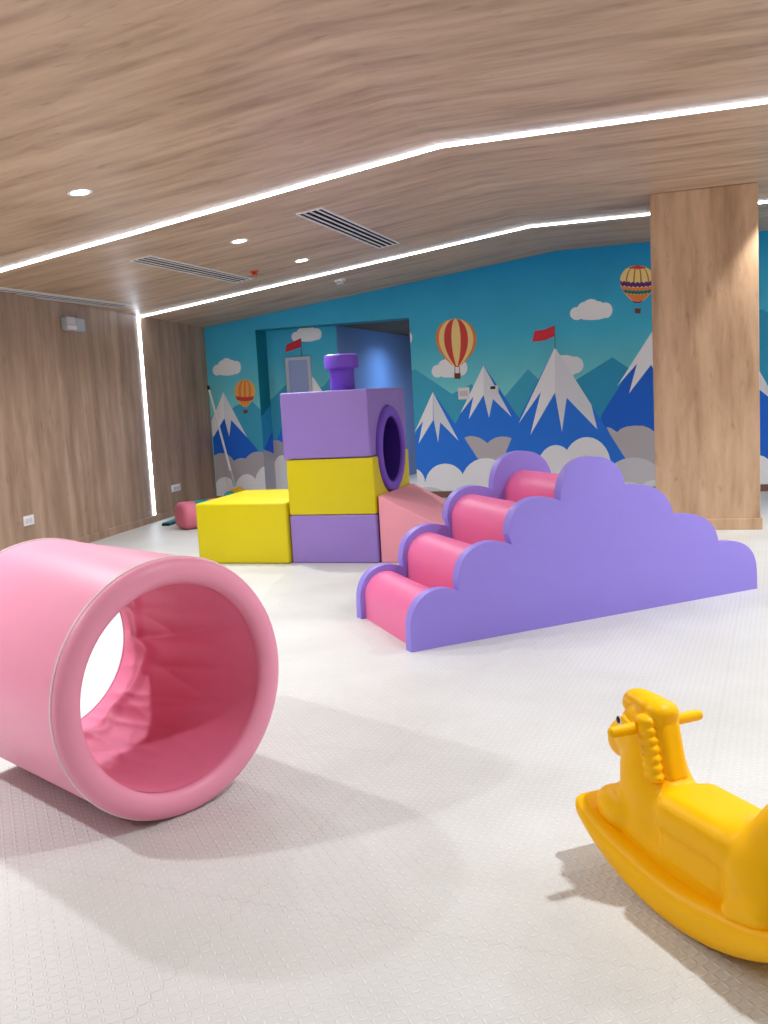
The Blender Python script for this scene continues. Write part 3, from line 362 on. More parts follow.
 ('white',1.6,'L',[(-5.3,1.647),(-5.3,1.664),(-5.304,1.681),(-5.311,1.696),(-5.321,1.709),(-5.333,1.719),(-5.347,1.725),(-5.362,1.728),(-5.377,1.727),(-5.392,1.722),(-5.405,1.714),(-5.417,1.702),(-5.427,1.688),(-5.433,1.672),(-5.436,1.655),(-5.436,1.638),(-5.432,1.621),(-5.425,1.606),(-5.415,1.593),(-5.403,1.583),(-5.389,1.576),(-5.374,1.573),(-5.359,1.574),(-5.344,1.579),(-5.33,1.588),(-5.318,1.599),(-5.309,1.614),(-5.303,1.63)]),
 ('white',1.6,'L',[(-5.241,1.63),(-5.241,1.647),(-5.244,1.664),(-5.25,1.679),(-5.258,1.692),(-5.269,1.702),(-5.281,1.708),(-5.295,1.711),(-5.308,1.71),(-5.321,1.705),(-5.334,1.697),(-5.344,1.685),(-5.353,1.671),(-5.358,1.655),(-5.361,1.637),(-5.361,1.62),(-5.358,1.603),(-5.352,1.588),(-5.343,1.575),(-5.333,1.566),(-5.32,1.559),(-5.307,1.556),(-5.293,1.558),(-5.28,1.563),(-5.268,1.571),(-5.258,1.583),(-5.249,1.597),(-5.243,1.613)]),
 ('white',1.6,'L',[(-5.282,1.589),(-5.284,1.602),(-5.295,1.615),(-5.312,1.626),(-5.335,1.637),(-5.363,1.645),(-5.395,1.651),(-5.428,1.654),(-5.462,1.655),(-5.495,1.653),(-5.524,1.648),(-5.549,1.64),(-5.568,1.631),(-5.581,1.62),(-5.586,1.607),(-5.583,1.595),(-5.572,1.582),(-5.555,1.57),(-5.532,1.56),(-5.503,1.552),(-5.471,1.546),(-5.438,1.542),(-5.404,1.542),(-5.371,1.544),(-5.342,1.549),(-5.317,1.557),(-5.298,1.566),(-5.286,1.577)]),
 ('blue_deep',2,'L',[(-5.5,1.345),(-5.22,0.78),(-5.02,0.537),(-5.02,0.318),(-5.69,0.336),(-5.69,1.022)]),
 ('snow',2.3,'L',[(-5.5,1.345),(-5.69,1.007),(-5.69,0.86),(-5.685,0.798),(-5.512,1.03)]),
 ('snow_shade',2.32,'L',[(-5.5,1.345),(-5.512,1.03),(-5.464,0.801),(-5.421,1.004),(-5.22,0.78)]),
 ('grey_dark',3,'L',[(-5.395,0.365),(-5.396,0.417),(-5.407,0.467),(-5.427,0.512),(-5.457,0.55),(-5.493,0.579),(-5.535,0.598),(-5.58,0.605),(-5.626,0.601),(-5.671,0.585),(-5.69,0.573),(-5.69,0.153),(-5.664,0.142),(-5.618,0.135),(-5.572,0.14),(-5.527,0.157),(-5.486,0.184),(-5.451,0.22),(-5.423,0.264),(-5.404,0.313)]),
 ('grey_dark',3,'L',[(-5.141,0.322),(-5.143,0.368),(-5.153,0.412),(-5.172,0.452),(-5.2,0.486),(-5.233,0.512),(-5.272,0.529),(-5.313,0.535),(-5.356,0.531),(-5.397,0.517),(-5.435,0.493),(-5.468,0.461),(-5.494,0.422),(-5.512,0.378),(-5.52,0.332),(-5.519,0.285),(-5.509,0.24),(-5.489,0.199),(-5.461,0.165),(-5.427,0.14),(-5.388,0.123),(-5.346,0.117),(-5.304,0.121),(-5.262,0.136),(-5.225,0.16),(-5.192,0.193),(-5.167,0.232),(-5.15,0.275)]),
 ('grey_dark',3,'L',[(-5.02,0.588),(-5.043,0.599),(-5.093,0.607),(-5.144,0.602),(-5.193,0.584),(-5.239,0.552),(-5.279,0.51),(-5.31,0.458),(-5.332,0.401),(-5.342,0.339),(-5.341,0.278),(-5.329,0.219),(-5.306,0.165),(-5.273,0.121),(-5.232,0.087),(-5.207,0.075),(-5.053,0.075),(-5.034,0.083),(-5.02,0.092)]),
 ('grey_dark',3,'L',[(-5.02,0.577),(-5.036,0.56),(-5.065,0.515),(-5.088,0.46),(-5.105,0.398),(-5.114,0.333),(-5.115,0.268),(-5.107,0.205),(-5.093,0.149),(-5.071,0.102),(-5.05,0.075),(-5.02,0.075)]),
 ('grey_dark',3,'L',[(-5.02,0.374),(-5.06,0.383),(-5.201,0.404),(-5.35,0.413),(-5.502,0.412),(-5.648,0.4),(-5.69,0.392),(-5.69,0.075),(-5.02,0.075)]),
 ('white',4,'L',[(-5.416,0.094),(-5.417,0.141),(-5.425,0.185),(-5.441,0.226),(-5.465,0.26),(-5.494,0.285),(-5.527,0.302),(-5.563,0.308),(-5.6,0.304),(-5.636,0.289),(-5.67,0.265),(-5.69,0.241),(-5.69,0.075),(-5.419,0.075)]),
 ('white',4,'L',[(-5.121,0.149),(-5.122,0.19),(-5.13,0.229),(-5.146,0.265),(-5.168,0.294),(-5.196,0.317),(-5.227,0.332),(-5.261,0.337),(-5.296,0.333),(-5.33,0.321),(-5.361,0.299),(-5.388,0.271),(-5.41,0.236),(-5.425,0.197),(-5.432,0.156),(-5.431,0.115),(-5.423,0.075),(-5.423,0.075),(-5.14,0.075),(-5.128,0.108)]),
 ('white',4,'L',[(-5.02,0.424),(-5.028,0.423),(-5.061,0.408),(-5.092,0.382),(-5.119,0.348),(-5.141,0.307),(-5.156,0.261),(-5.163,0.212),(-5.163,0.162),(-5.155,0.115),(-5.141,0.075),(-5.02,0.075)]),
 ('white',4,'L',[(-5.02,0.093),(-5.057,0.12),(-5.118,0.149),(-5.193,0.171),(-5.278,0.185),(-5.368,0.192),(-5.459,0.189),(-5.546,0.179),(-5.626,0.16),(-5.69,0.135),(-5.69,0.075),(-5.02,0.075)]),
 ('white',4,'L',[(-5.02,0.191),(-5.024,0.195),(-5.053,0.217),(-5.086,0.23),(-5.121,0.235),(-5.157,0.232),(-5.192,0.22),(-5.225,0.2),(-5.252,0.173),(-5.274,0.141),(-5.289,0.105),(-5.294,0.075),(-5.02,0.075)]),
 ('white',4,'L',[(-5.02,0.201),(-5.03,0.193),(-5.055,0.161),(-5.071,0.125),(-5.079,0.087),(-5.078,0.075),(-5.02,0.075)]),
 ('balloon_gold',5.2,'L',[(-5.199,1.482),(-5.259,1.472),(-5.283,1.459),(-5.3,1.447),(-5.313,1.433),(-5.323,1.42),(-5.331,1.407),(-5.337,1.393),(-5.342,1.38),(-5.345,1.366),(-5.347,1.352),(-5.348,1.339),(-5.347,1.325),(-5.346,1.311),(-5.343,1.297),(-5.339,1.283),(-5.333,1.269),(-5.327,1.254),(-5.319,1.24),(-5.31,1.226),(-5.3,1.212),(-5.288,1.197),(-5.276,1.183),(-5.262,1.168),(-5.247,1.154),(-5.203,1.151),(-5.185,1.164),(-5.169,1.178),(-5.155,1.191),(-5.141,1.204),(-5.129,1.217),(-5.118,1.23),(-5.108,1.243),(-5.099,1.257),(-5.092,1.27),(-5.086,1.284),(-5.081,1.297),(-5.077,1.311),(-5.074,1.324),(-5.073,1.338),(-5.073,1.352),(-5.074,1.366),(-5.076,1.379),(-5.08,1.393),(-5.086,1.407),(-5.094,1.422),(-5.105,1.436),(-5.119,1.45),(-5.141,1.465),(-5.199,1.482)]),
 ('orange',5.22,'L',[(-5.199,1.482),(-5.237,1.471),(-5.252,1.458),(-5.263,1.445),(-5.271,1.431),(-5.278,1.418),(-5.283,1.404),(-5.287,1.391),(-5.291,1.377),(-5.293,1.363),(-5.295,1.35),(-5.296,1.336),(-5.296,1.322),(-5.295,1.308),(-5.294,1.294),(-5.292,1.28),(-5.289,1.266),(-5.285,1.252),(-5.281,1.238),(-5.275,1.224),(-5.27,1.21),(-5.263,1.196),(-5.255,1.182),(-5.247,1.167),(-5.238,1.153),(-5.233,1.153),(-5.238,1.167),(-5.243,1.181),(-5.247,1.195),(-5.25,1.209),(-5.254,1.223),(-5.256,1.237),(-5.259,1.251),(-5.261,1.265),(-5.262,1.279),(-5.263,1.293),(-5.263,1.307),(-5.263,1.32),(-5.263,1.334),(-5.262,1.348),(-5.26,1.362),(-5.258,1.375),(-5.256,1.389),(-5.253,1.403),(-5.249,1.416),(-5.245,1.43),(-5.239,1.443),(-5.232,1.457),(-5.222,1.47),(-5.199,1.482)]),
 ('orange',5.22,'L',[(-5.199,1.482),(-5.207,1.469),(-5.211,1.455),(-5.214,1.442),(-5.216,1.428),(-5.218,1.415),(-5.22,1.401),(-5.222,1.387),(-5.223,1.373),(-5.225,1.36),(-5.226,1.346),(-5.227,1.332),(-5.228,1.319),(-5.229,1.305),(-5.229,1.291),(-5.23,1.277),(-5.23,1.263),(-5.23,1.25),(-5.23,1.236),(-5.23,1.222),(-5.23,1.208),(-5.229,1.194),(-5.229,1.18),(-5.228,1.167),(-5.227,1.153),(-5.222,1.152),(-5.219,1.166),(-5.216,1.18),(-5.213,1.193),(-5.211,1.207),(-5.208,1.221),(-5.206,1.235),(-5.204,1.248),(-5.202,1.262),(-5.2,1.276),(-5.198,1.289),(-5.197,1.303),(-5.195,1.317),(-5.194,1.331),(-5.193,1.344),(-5.192,1.358),(-5.191,1.372),(-5.191,1.386),(-5.19,1.399),(-5.19,1.413),(-5.19,1.427),(-5.19,1.441),(-5.191,1.454),(-5.193,1.468),(-5.199,1.482)]),
 ('orange',5.22,'L',[(-5.199,1.482),(-5.177,1.467),(-5.17,1.453),(-5.165,1.439),(-5.162,1.425),(-5.159,1.411),(-5.158,1.398),(-5.157,1.384),(-5.157,1.37),(-5.157,1.356),(-5.158,1.342),(-5.159,1.329),(-5.16,1.315),(-5.162,1.301),(-5.165,1.288),(-5.168,1.274),(-5.172,1.26),(-5.176,1.247),(-5.18,1.233),(-5.185,1.22),(-5.19,1.206),(-5.196,1.193),(-5.202,1.179),(-5.209,1.166),(-5.216,1.152),(-5.211,1.152),(-5.2,1.165),(-5.19,1.178),(-5.18,1.192),(-5.171,1.205),(-5.163,1.219),(-5.156,1.232),(-5.149,1.246),(-5.144,1.259),(-5.139,1.273),(-5.134,1.286),(-5.131,1.3),(-5.128,1.313),(-5.126,1.327),(-5.125,1.341),(-5.124,1.354),(-5.124,1.368),(-5.126,1.382),(-5.128,1.396),(-5.131,1.41),(-5.136,1.424),(-5.142,1.438),(-5.15,1.452),(-5.163,1.467),(-5.199,1.482)]),
 ('red',5.24,'L',[(-5.341,1.291),(-5.326,1.287),(-5.31,1.284),(-5.294,1.281),(-5.278,1.278),(-5.263,1.276),(-5.247,1.274),(-5.231,1.273),(-5.215,1.272),(-5.199,1.271),(-5.184,1.271),(-5.168,1.271),(-5.152,1.272),(-5.136,1.273),(-5.12,1.274),(-5.104,1.276),(-5.088,1.278),(-5.118,1.23),(-5.131,1.228),(-5.143,1.226),(-5.156,1.224),(-5.169,1.223),(-5.181,1.222),(-5.194,1.222),(-5.207,1.222),(-5.219,1.222),(-5.232,1.223),(-5.244,1.224),(-5.257,1.226),(-5.269,1.228),(-5.282,1.23),(-5.294,1.233),(-5.307,1.236),(-5.319,1.24)]),
 ('basket',5.2,'L',[(-5.249,1.117),(-5.187,1.114),(-5.199,1.074),(-5.244,1.076)]),
 ('far1',1,'B',[(-5.02,1.22),(-4.783,1.404),(-4.617,1.492),(-4.459,1.314),(-4.299,1.353),(-4.221,1.44),(-4.105,1.333),(-4.105,0.126),(-4.108,0.075),(-5.02,0.075)]),
 ('snow',2,'B',[(-4.44,1.475),(-4.331,1.304),(-4.271,1.183),(-4.385,1.237),(-4.473,1.096),(-4.555,1.246)]),
 ('blue',1.8,'B',[(-4.44,1.475),(-4.105,0.887),(-4.105,0.126),(-4.108,0.075),(-5.02,0.075),(-5.02,0.625),(-4.872,0.906)]),
 ('white',1.6,'B',[(-4.556,1.96),(-4.557,1.973),(-4.561,1.986),(-4.567,1.998),(-4.577,2.008),(-4.588,2.016),(-4.601,2.021),(-4.615,2.024),(-4.629,2.023),(-4.643,2.02),(-4.656,2.013),(-4.666,2.005),(-4.675,1.994),(-4.68,1.982),(-4.683,1.969),(-4.682,1.956),(-4.678,1.943),(-4.672,1.931),(-4.662,1.921),(-4.651,1.913),(-4.638,1.908),(-4.623,1.906),(-4.609,1.906),(-4.596,1.909),(-4.583,1.916),(-4.572,1.924),(-4.564,1.935),(-4.559,1.947)]),
 ('white',1.6,'B',[(-4.46,1.979),(-4.46,1.998),(-4.465,2.015),(-4.473,2.032),(-4.485,2.045),(-4.499,2.056),(-4.515,2.064),(-4.533,2.067),(-4.55,2.066),(-4.568,2.061),(-4.583,2.053),(-4.597,2.04),(-4.607,2.025),(-4.614,2.008),(-4.618,1.99),(-4.617,1.972),(-4.612,1.954),(-4.604,1.937),(-4.592,1.923),(-4.578,1.913),(-4.562,1.905),(-4.544,1.902),(-4.526,1.903),(-4.509,1.908),(-4.494,1.917),(-4.48,1.929),(-4.47,1.944),(-4.463,1.961)]),
 ('white',1.6,'B',[(-4.402,2.012),(-4.403,2.028),(-4.408,2.043),(-4.416,2.057),(-4.428,2.069),(-4.442,2.079),(-4.459,2.085),(-4.476,2.088),(-4.494,2.088),(-4.511,2.084),(-4.526,2.077),(-4.539,2.066),(-4.55,2.054),(-4.556,2.039),(-4.56,2.024),(-4.559,2.008),(-4.554,1.992),(-4.545,1.978),(-4.534,1.966),(-4.519,1.957),(-4.503,1.95),(-4.486,1.947),(-4.468,1.948),(-4.451,1.952),(-4.435,1.959),(-4.422,1.97),(-4.412,1.982),(-4.405,1.997)]),
 ('white',1.6,'B',[(-4.349,1.989),(-4.349,2.005),(-4.354,2.02),(-4.361,2.034),(-4.372,2.046),(-4.384,2.055),(-4.399,2.061),(-4.414,2.064),(-4.43,2.064),(-4.446,2.06),(-4.46,2.052),(-4.471,2.042),(-4.481,2.029),(-4.487,2.014),(-4.49,1.999),(-4.489,1.983),(-4.485,1.968),(-4.477,1.954),(-4.467,1.942),(-4.454,1.933),(-4.44,1.926),(-4.424,1.923),(-4.408,1.924),(-4.393,1.928),(-4.379,1.936),(-4.367,1.946),(-4.358,1.959),(-4.352,1.973)]),
 ('white',1.6,'B',[(-4.287,1.973),(-4.288,1.989),(-4.291,2.004),(-4.298,2.018),(-4.307,2.029),(-4.318,2.039),(-4.331,2.045),(-4.345,2.047),(-4.359,2.047),(-4.372,2.042),(-4.385,2.035),(-4.395,2.025),(-4.404,2.012),(-4.409,1.997),(-4.412,1.982),(-4.412,1.966),(-4.408,1.951),(-4.401,1.937),(-4.392,1.925),(-4.381,1.916),(-4.368,1.91),(-4.354,1.907),(-4.34,1.908),(-4.327,1.912),(-4.314,1.92),(-4.304,1.93),(-4.295,1.943),(-4.29,1.957)]),
 ('white',1.6,'B',[(-4.329,1.937),(-4.332,1.948),(-4.343,1.96),(-4.361,1.971),(-4.385,1.98),(-4.414,1.989),(-4.447,1.995),(-4.482,1.998),(-4.517,2.0),(-4.551,1.998),(-4.581,1.994),(-4.607,1.988),(-4.626,1.979),(-4.639,1.969),(-4.644,1.958),(-4.641,1.947),(-4.63,1.935),(-4.611,1.924),(-4.587,1.914),(-4.557,1.906),(-4.524,1.9),(-4.489,1.896),(-4.454,1.895),(-4.42,1.897),(-4.39,1.901),(-4.365,1.907),(-4.346,1.916),(-4.333,1.925)]),
 ('flag',2.2,'B',[(-4.754,1.879),(-4.561,1.943),(-4.569,1.835),(-4.779,1.785)]),
 ('rope',2.1,'B',[(-4.568,1.943),(-4.557,1.943),(-4.56,1.717),(-4.569,1.718)]),
 ('grey_dark',3,'B',[(-4.811,0.446),(-4.811,0.507),(-4.821,0.565),(-4.84,0.617),(-4.866,0.661),(-4.9,0.695),(-4.938,0.717),(-4.98,0.725),(-5.02,0.72),(-5.02,0.177),(-5.02,0.177),(-4.977,0.183),(-4.935,0.203),(-4.897,0.234),(-4.864,0.277),(-4.838,0.328),(-4.82,0.386)]),
 ('grey_dark',3,'B',[(-4.627,0.391),(-4.628,0.452),(-4.638,0.509),(-4.656,0.562),(-4.683,0.605),(-4.716,0.639),(-4.754,0.66),(-4.795,0.669),(-4.837,0.663),(-4.878,0.645),(-4.916,0.614),(-4.949,0.571),(-4.976,0.52),(-4.994,0.463),(-5.003,0.402),(-5.003,0.341),(-4.993,0.283),(-4.974,0.23),(-4.947,0.186),(-4.914,0.152),(-4.875,0.131),(-4.834,0.123),(-4.791,0.129),(-4.75,0.148),(-4.712,0.18),(-4.68,0.223),(-4.654,0.274),(-4.636,0.331)]),
 ('white',4,'B',[(-4.798,0.247),(-4.797,0.311),(-4.803,0.371),(-4.815,0.426),(-4.833,0.472),(-4.856,0.506),(-4.883,0.528),(-4.912,0.536),(-4.943,0.53),(-4.973,0.51),(-5.001,0.477),(-5.02,0.442),(-5.02,0.075),(-4.838,0.075),(-4.82,0.123),(-4.806,0.183)]),
 ('white',4,'B',[(-4.581,0.291),(-4.581,0.346),(-4.589,0.399),(-4.605,0.446),(-4.628,0.486),(-4.656,0.516),(-4.688,0.535),(-4.724,0.543),(-4.76,0.538),(-4.795,0.52),(-4.827,0.492),(-4.856,0.453),(-4.878,0.407),(-4.894,0.355),(-4.902,0.3),(-4.902,0.244),(-4.894,0.191),(-4.878,0.143),(-4.855,0.103),(-4.829,0.075),(-4.681,0.075),(-4.654,0.099),(-4.626,0.137),(-4.604,0.184),(-4.589,0.236)]),
 ('white',4,'B',[(-4.945,0.075),(-4.946,0.114),(-4.953,0.152),(-4.967,0.185),(-4.987,0.213),(-5.011,0.235),(-5.02,0.239),(-5.02,0.075),(-4.946,0.075)]),
 ('white',4,'B',[(-4.74,0.075),(-4.746,0.097),(-4.767,0.131),(-4.794,0.159),(-4.829,0.181),(-4.868,0.194),(-4.909,0.2),(-4.952,0.196),(-4.993,0.184),(-5.02,0.17),(-5.02,0.075)]),
]

# picture wall: one mesh, the print's shapes are surface pattern in it
mkeys = list(MM)
bm = bmesh.new()
bx(bm, -5.85, RX0, YM, YM + .28, 0, 2.7); bx(bm, RX1, 4.2, YM, YM + .28, 0, 2.75); bx(bm, RX0, RX1, YM, YM + .28, RZ, 2.75)
def print_shapes(bm, walls, y):
    for i, (m, layer, side, pts) in enumerate(MURAL):
        if side not in walls: continue
        yy = y - .0008 * layer - .00002 * (i % 30)
        f = bm.faces.new([bm.verts.new((px, yy, pz)) for px, pz in pts]); f.material_index = 1 + mkeys.index(m)
        f.normal_update()
        if f.normal.y > 0: f.normal_flip()
def flat_obj(name, bm, mats):
    me = bpy.data.meshes.new(name); bm.to_mesh(me); bm.free(); return link(name, me, mats, None, False)
print_shapes(bm, 'LR', YM)
struct(flat_obj('wall_back', bm, [GROUND] + [MM[k] for k in mkeys]))
bm = bmesh.new(); bx(bm, RX0 - .1, CX - .001, YB, YB + .1, 0, RZ + .1)
print_shapes(bm, 'B', YB)
# the print carries on round the recess's left cheek
n = 1 + len(mkeys)
def cheek(z0, z1, y0, y1, m, d): quad(bm, [(RX0 + d, y0, z0), (RX0 + d, y1, z0), (RX0 + d, y1, z1), (RX0 + d, y0, z1)], m)
cheek(0, RZ, YM, YB, n, .0005)
quad(bm, [(RX0 + .001, YM, .2), (RX0 + .001, YB, .2), (RX0 + .001, YB, 1.16), (RX0 + .001, YM, 1.02)], 1 + mkeys.index('far2'))
quad(bm, [(RX0 + .0015, YM, .2), (RX0 + .0015, YB, .2), (RX0 + .0015, YB, .84), (RX0 + .0015, YM, .62)], 1 + mkeys.index('blue_deep'))
quad(bm, [(RX0 + .002, YM, 0), (RX0 + .002, YB, 0), (RX0 + .002, YB, .56), (RX0 + .002, YM, .63)], 1 + mkeys.index('grey_dark'))
quad(bm, [(RX0, YM, RZ - .0005), (RX1, YM, RZ - .0005), (RX1, YB, RZ - .0005), (RX0, YB, RZ - .0005)], n)
struct(flat_obj('wall_recess', bm, [GROUND] + [MM[k] for k in mkeys] + [SOFFIT]))
bm = bmesh.new(); bx(bm, CX - .001, CX + .012, YB - .004, 14.3, 0, RZ)
struct(obj('wall_corridor', bm, BLUEGLOSS, None, False))
bm = bmesh.new(); bx(bm, RX1, RX1 + .1, YM + .28, 14.3, 0, RZ); bx(bm, CX - .1, RX1 + .1, 14.3, 14.4, 0, RZ + .1)
struct(obj('wall_corridor_right', bm, PAINT, None, False))
bm = bmesh.new(); bx(bm, CX - .1, RX1 + .1, YB, 14.4, RZ, RZ + .05); struct(obj('ceiling_corridor', bm, SOFFIT2, None, False))
bm = bmesh.new(); bx(bm, -5.7, RX0, YM - .012, YM, 0, .07); bx(bm, RX1, 4.2, YM - .012, YM, 0, .07)
struct(obj('baseboard_back', bm, SKIRT, None, False))
# window in the recess
w = bpy.data.objects.new('window_1', None); col.objects.link(w); struct(w); w.location = (-4.775, YB, 1.1)
bm = bmesh.new(); W_, H_ = .325, .62
for a, b, c, d in ((0, W_, H_ - .035, H_), (0, W_, 0, .035), (0, .035, .035, H_ - .035), (W_ - .035, W_, .035, H_ - .035)): bx(bm, a, b, -.03, 0, c, d)
struct(obj('window_frame', bm, FRAME, w, False))
bm = bmesh.new(); bx(bm, .035, W_ - .035, -.014, -.008, .035, H_ - .035); struct(obj('window_pane', bm, GLASS, w, False))
# unseen sides
bm = bmesh.new(); bx(bm, 4.2, 4.3, -2.6, 10.8, 0, 2.75); struct(obj('wall_right', bm, PAINT, None, False))
bm = bmesh.new(); bx(bm, -6.2, 4.3, -2.7, -2.6, 0, 2.75); struct(obj('wall_front', bm, PAINT, None, False))
# pillar
PX0, PX1, PY = -.333, .456, 8.06
bm = bmesh.new(); prism(bm, [(PX0, PY), (PX1, PY), (PX1, PY + .72), (PX0, PY + .72)], lambda p, k: (p[0], p[1], (0, ZF)[k]), .006, 2)
struct(obj('wall_pillar', bm, WOOD_P, None, False))
bm = bmesh.new(); e = .014
prism(bm, [(PX0 - e, PY - e), (PX1 + e, PY - e), (PX1 + e, PY + .72 + e), (PX0 - e, PY + .72 + e)], lambda p, k: (p[0], p[1], (0, .088)[k]), .004, 2)
struct(obj('baseboard_pillar', bm, WOOD_P, None, False))
# ------------------------------------------------------------------ lights and fittings of the ceiling
SA = math.atan(SL)
def strip_mesh(bm, pts, w=.034, d=.012, side=(0, 1, 0)):
    """a thin lens-shaped diffuser following pts, bulging along their own normals"""
    sec = [(-w/2, 0), (-w/2, -d*.6), (-w*.3, -d), (w*.3, -d), (w/2, -d*.6), (w/2, 0)]
    rings = [[bm.verts.new(Vector(p) + Vector(side) * a + Vector(n) * b) for a, b in sec] for p, n in pts]
    for A, B in zip(rings, rings[1:]):
        for i in range(6): bm.faces.new((A[i], A[(i+1) % 6], B[(i+1) % 6], B[i]))
    bm.faces.new(rings[0][::-1]); bm.faces.new(rings[-1])
def strip_light(pts, label):
    bm = bmesh.new(); nz = Vector((-SL, 0, 1)).normalized()
    strip_mesh(bm, [((x, y, ceil_z(x) - .0005), nz if x <= XC else (0, 0, 1)) for x, y in pts])
    o = obj('linear_light', bm, STRIP, None, False); return tag(o, label, 'light', 'recessed light lines')
YL = 8.97
strip_light([(left_x(6.0) + .005, 6.0), (XC, 5.76), (4.1, 5.72)], 'long bright light line across the ceiling, the one nearer the camera')
strip_light([(left_x(YL) + .005, YL + .07), (XC, 8.955), (4.1, 9.02)], 'long bright light line across the ceiling passing behind the wooden pillar')
bm = bmesh.new(); strip_mesh(bm, [((0, 0, .076), (0, 1, 0)), ((.0, 0, ceil_z(left_x(YL)) - .004), (0, 1, 0))], w=.048, side=(1, 0, 0))
o = obj('linear_light', bm, STRIP, None, False); o.location = (left_x(YL), YL, 0); o.rotation_euler.z = WANG
tag(o, 'vertical bright light line running down the left wooden wall', 'light', 'recessed light lines')

def area(name, loc, power, size=.1, color=(.93, .97, 1), spread=150, rot=(0, 0, 0)):
    l = bpy.data.lights.new(name, 'AREA'); l.shape = 'DISK'; l.size = size; l.energy = power; l.color = color
    l.spread = math.radians(spread); o = bpy.data.objects.new(name, l); col.objects.link(o); o.location = loc; o.rotation_euler = rot
    return o
def downlight(x, y, label):
    t = thing('downlight', label, 'light', (x, y, ceil_z(x)), 0, 'round downlights', (0, -SA, 0))
    bm = bmesh.new(); lathe(bm, [(.052, .0), (.070, .0), (.070, -.005), (.062, -.008), (.052, -.006)], 40, closed=True); obj('trim_ring', bm, WHITE, t)
    bm = bmesh.new(); lathe(bm, [(.0, -.004), (.052, -.004), (.052, 0)], 40); obj('lens', bm, LENS, t)
    return t
for x, y, lab in ((-3.27, 4.83, 'round downlight nearest the camera, left end of the near light line'),
                  (-3.28, 6.85, 'round downlight between the two long slotted vents'),
                  (-3.29, 8.10, 'round downlight closest to the far ceiling light line')):
    downlight(x, y, lab)

def slot_vent(x, y0, y1, w, label):
    L = y1 - y0
    t = thing('ceiling_vent', label, 'vent', (x, y0, ceil_z(x)), 0, 'slotted ceiling vents', (0, -SA, 0))
    h = w / 2
    bm = bmesh.new(); bx(bm, -h + .012, h - .012, .012, L - .012, -.003, 0); obj('backing', bm, DARK, t, False)
    bm = bmesh.new(); f = .014
    for a, b, c, d in ((-h, h, 0, f), (-h, h, L - f, L), (-h, -h + f, f, L - f), (h - f, h, f, L - f)): bx(bm, a, b, c, d, -.009, 0)
    obj('frame', bm, ALU, t, False)
    for i in range(1, 4):
        bm = bmesh.new(); c = -h + w * i / 4; q = w * .034; bx(bm, c - q, c + q, f, L - f, -.008, -.001); obj('slat', bm, ALU, t, False)
slot_vent(-4.005, 6.61, 8.41, .185, 'slotted ceiling vent between the leftmost vent and the red alarm device')
slot_vent(-2.555, 6.48, 8.35, .20, 'slotted ceiling vent right of the downlights, over the purple tower')
slot_vent(left_x(8.3) + .20, 5.9, 8.30, .16, 'slotted ceiling vent running along the top of the left wall')

t = thing('sprinkler', 'small red ceiling sprinkler beside the middle slotted vent', 'sprinkler', (-3.757, 8.11, ceil_z(-3.757)), 0, None, (0, -SA, 0))
bm = bmesh.new(); lathe(bm, [(0, -.006), (.04, -.006), (.045, 0)], 24); obj('escutcheon', bm, REDP, t)
bm = bmesh.new(); lathe(bm, [(0, -.034), (.026, -.034), (.030, -.028), (.024, -.020), (.018, -.005)], 20); obj('spray_head', bm, REDP, t)
t = thing('smoke_detector', 'white round smoke detector on the ceiling in front of the mural', 'smoke detector', (-3.468, 9.54, ceil_z(-3.468)), 0, None, (0, -SA, 0))
bm = bmesh.new(); lathe(bm, [(.058, 0), (.058, -.012), (.052, -.016), (0, -.016)], 32); obj('base', bm, WHITE, t)
bm = bmesh.new(); lathe(bm, [(.040, -.015), (.043, -.034), (.034, -.046), (0, -.048)], 32); obj('sensor', bm, GREYP, t)

def on_left(name, y, z, label, cat, group=None): return thing(name, label, cat, (left_x(y), y, z), WANG, group)
t = on_left('emergency_light', 7.42, 1.925, 'grey emergency light box high on the left wooden wall', 'emergency light')
bm = bmesh.new(); prism(bm, [(0, 0), (.33, 0), (.33, .118), (0, .118)], lambda p, k: (p[0], (0, -.06)[k], p[1]), .012, 3); obj('housing', bm, GREYP, t)
bm = bmesh.new(); prism(bm, [(.006, .05), (.135, .05), (.135, .118), (.006, .118)], lambda p, k: (p[0], (-.058, -.068)[k], p[1]), .004, 2); obj('label_plate', bm, PALEP, t)
bm = bmesh.new(); prism(bm, [(.006, .006), (.15, .006), (.15, .044), (.006, .044)], lambda p, k: (p[0], (-.058, -.074)[k], p[1]), .006, 2); obj('lamp_lens', bm, WHITE, t)
def outlet(t, wd, ht, split=True):
    bm = bmesh.new(); prism(bm, [(0, 0), (wd, 0), (wd, ht), (0, ht)], lambda p, k: (p[0], (0, -.010)[k], p[1]), .004, 2); obj('cover_plate', bm, WHITE, t)
    for i in range(2 if split else 1):
        bm = bmesh.new(); a = .02 + i * (wd - .04) / 2; b = a + ((wd - .04) / 2 - .012 if split else wd - .04)
        prism(bm, [(a, ht*.28), (b, ht*.28), (b, ht*.72), (a, ht*.72)], lambda p, k: (p[0], (-.009, -.0125)[k], p[1]), .002, 1); obj('socket', bm, PALEP, t)
outlet(on_left('wall_outlet', 6.55, .297, 'white wall outlet low on the left wall, nearer the pink tunnel', 'outlet', 'wall outlets'), .15, .082)
outlet(on_left('wall_outlet', 9.45, .262, 'white wall outlet right of the vertical light line on the left wall', 'outlet', 'wall outlets'), .23, .078)
outlet(thing('wall_switch', 'square white switch plate on the mural under the red striped balloon', 'switch', (-2.567, YM, 1.108)), .13, .135, False)
t = thing('thermostat', 'white thermostat with dark screen on the snowy mountain of the mural', 'thermostat', (-2.205, YM, 1.155))
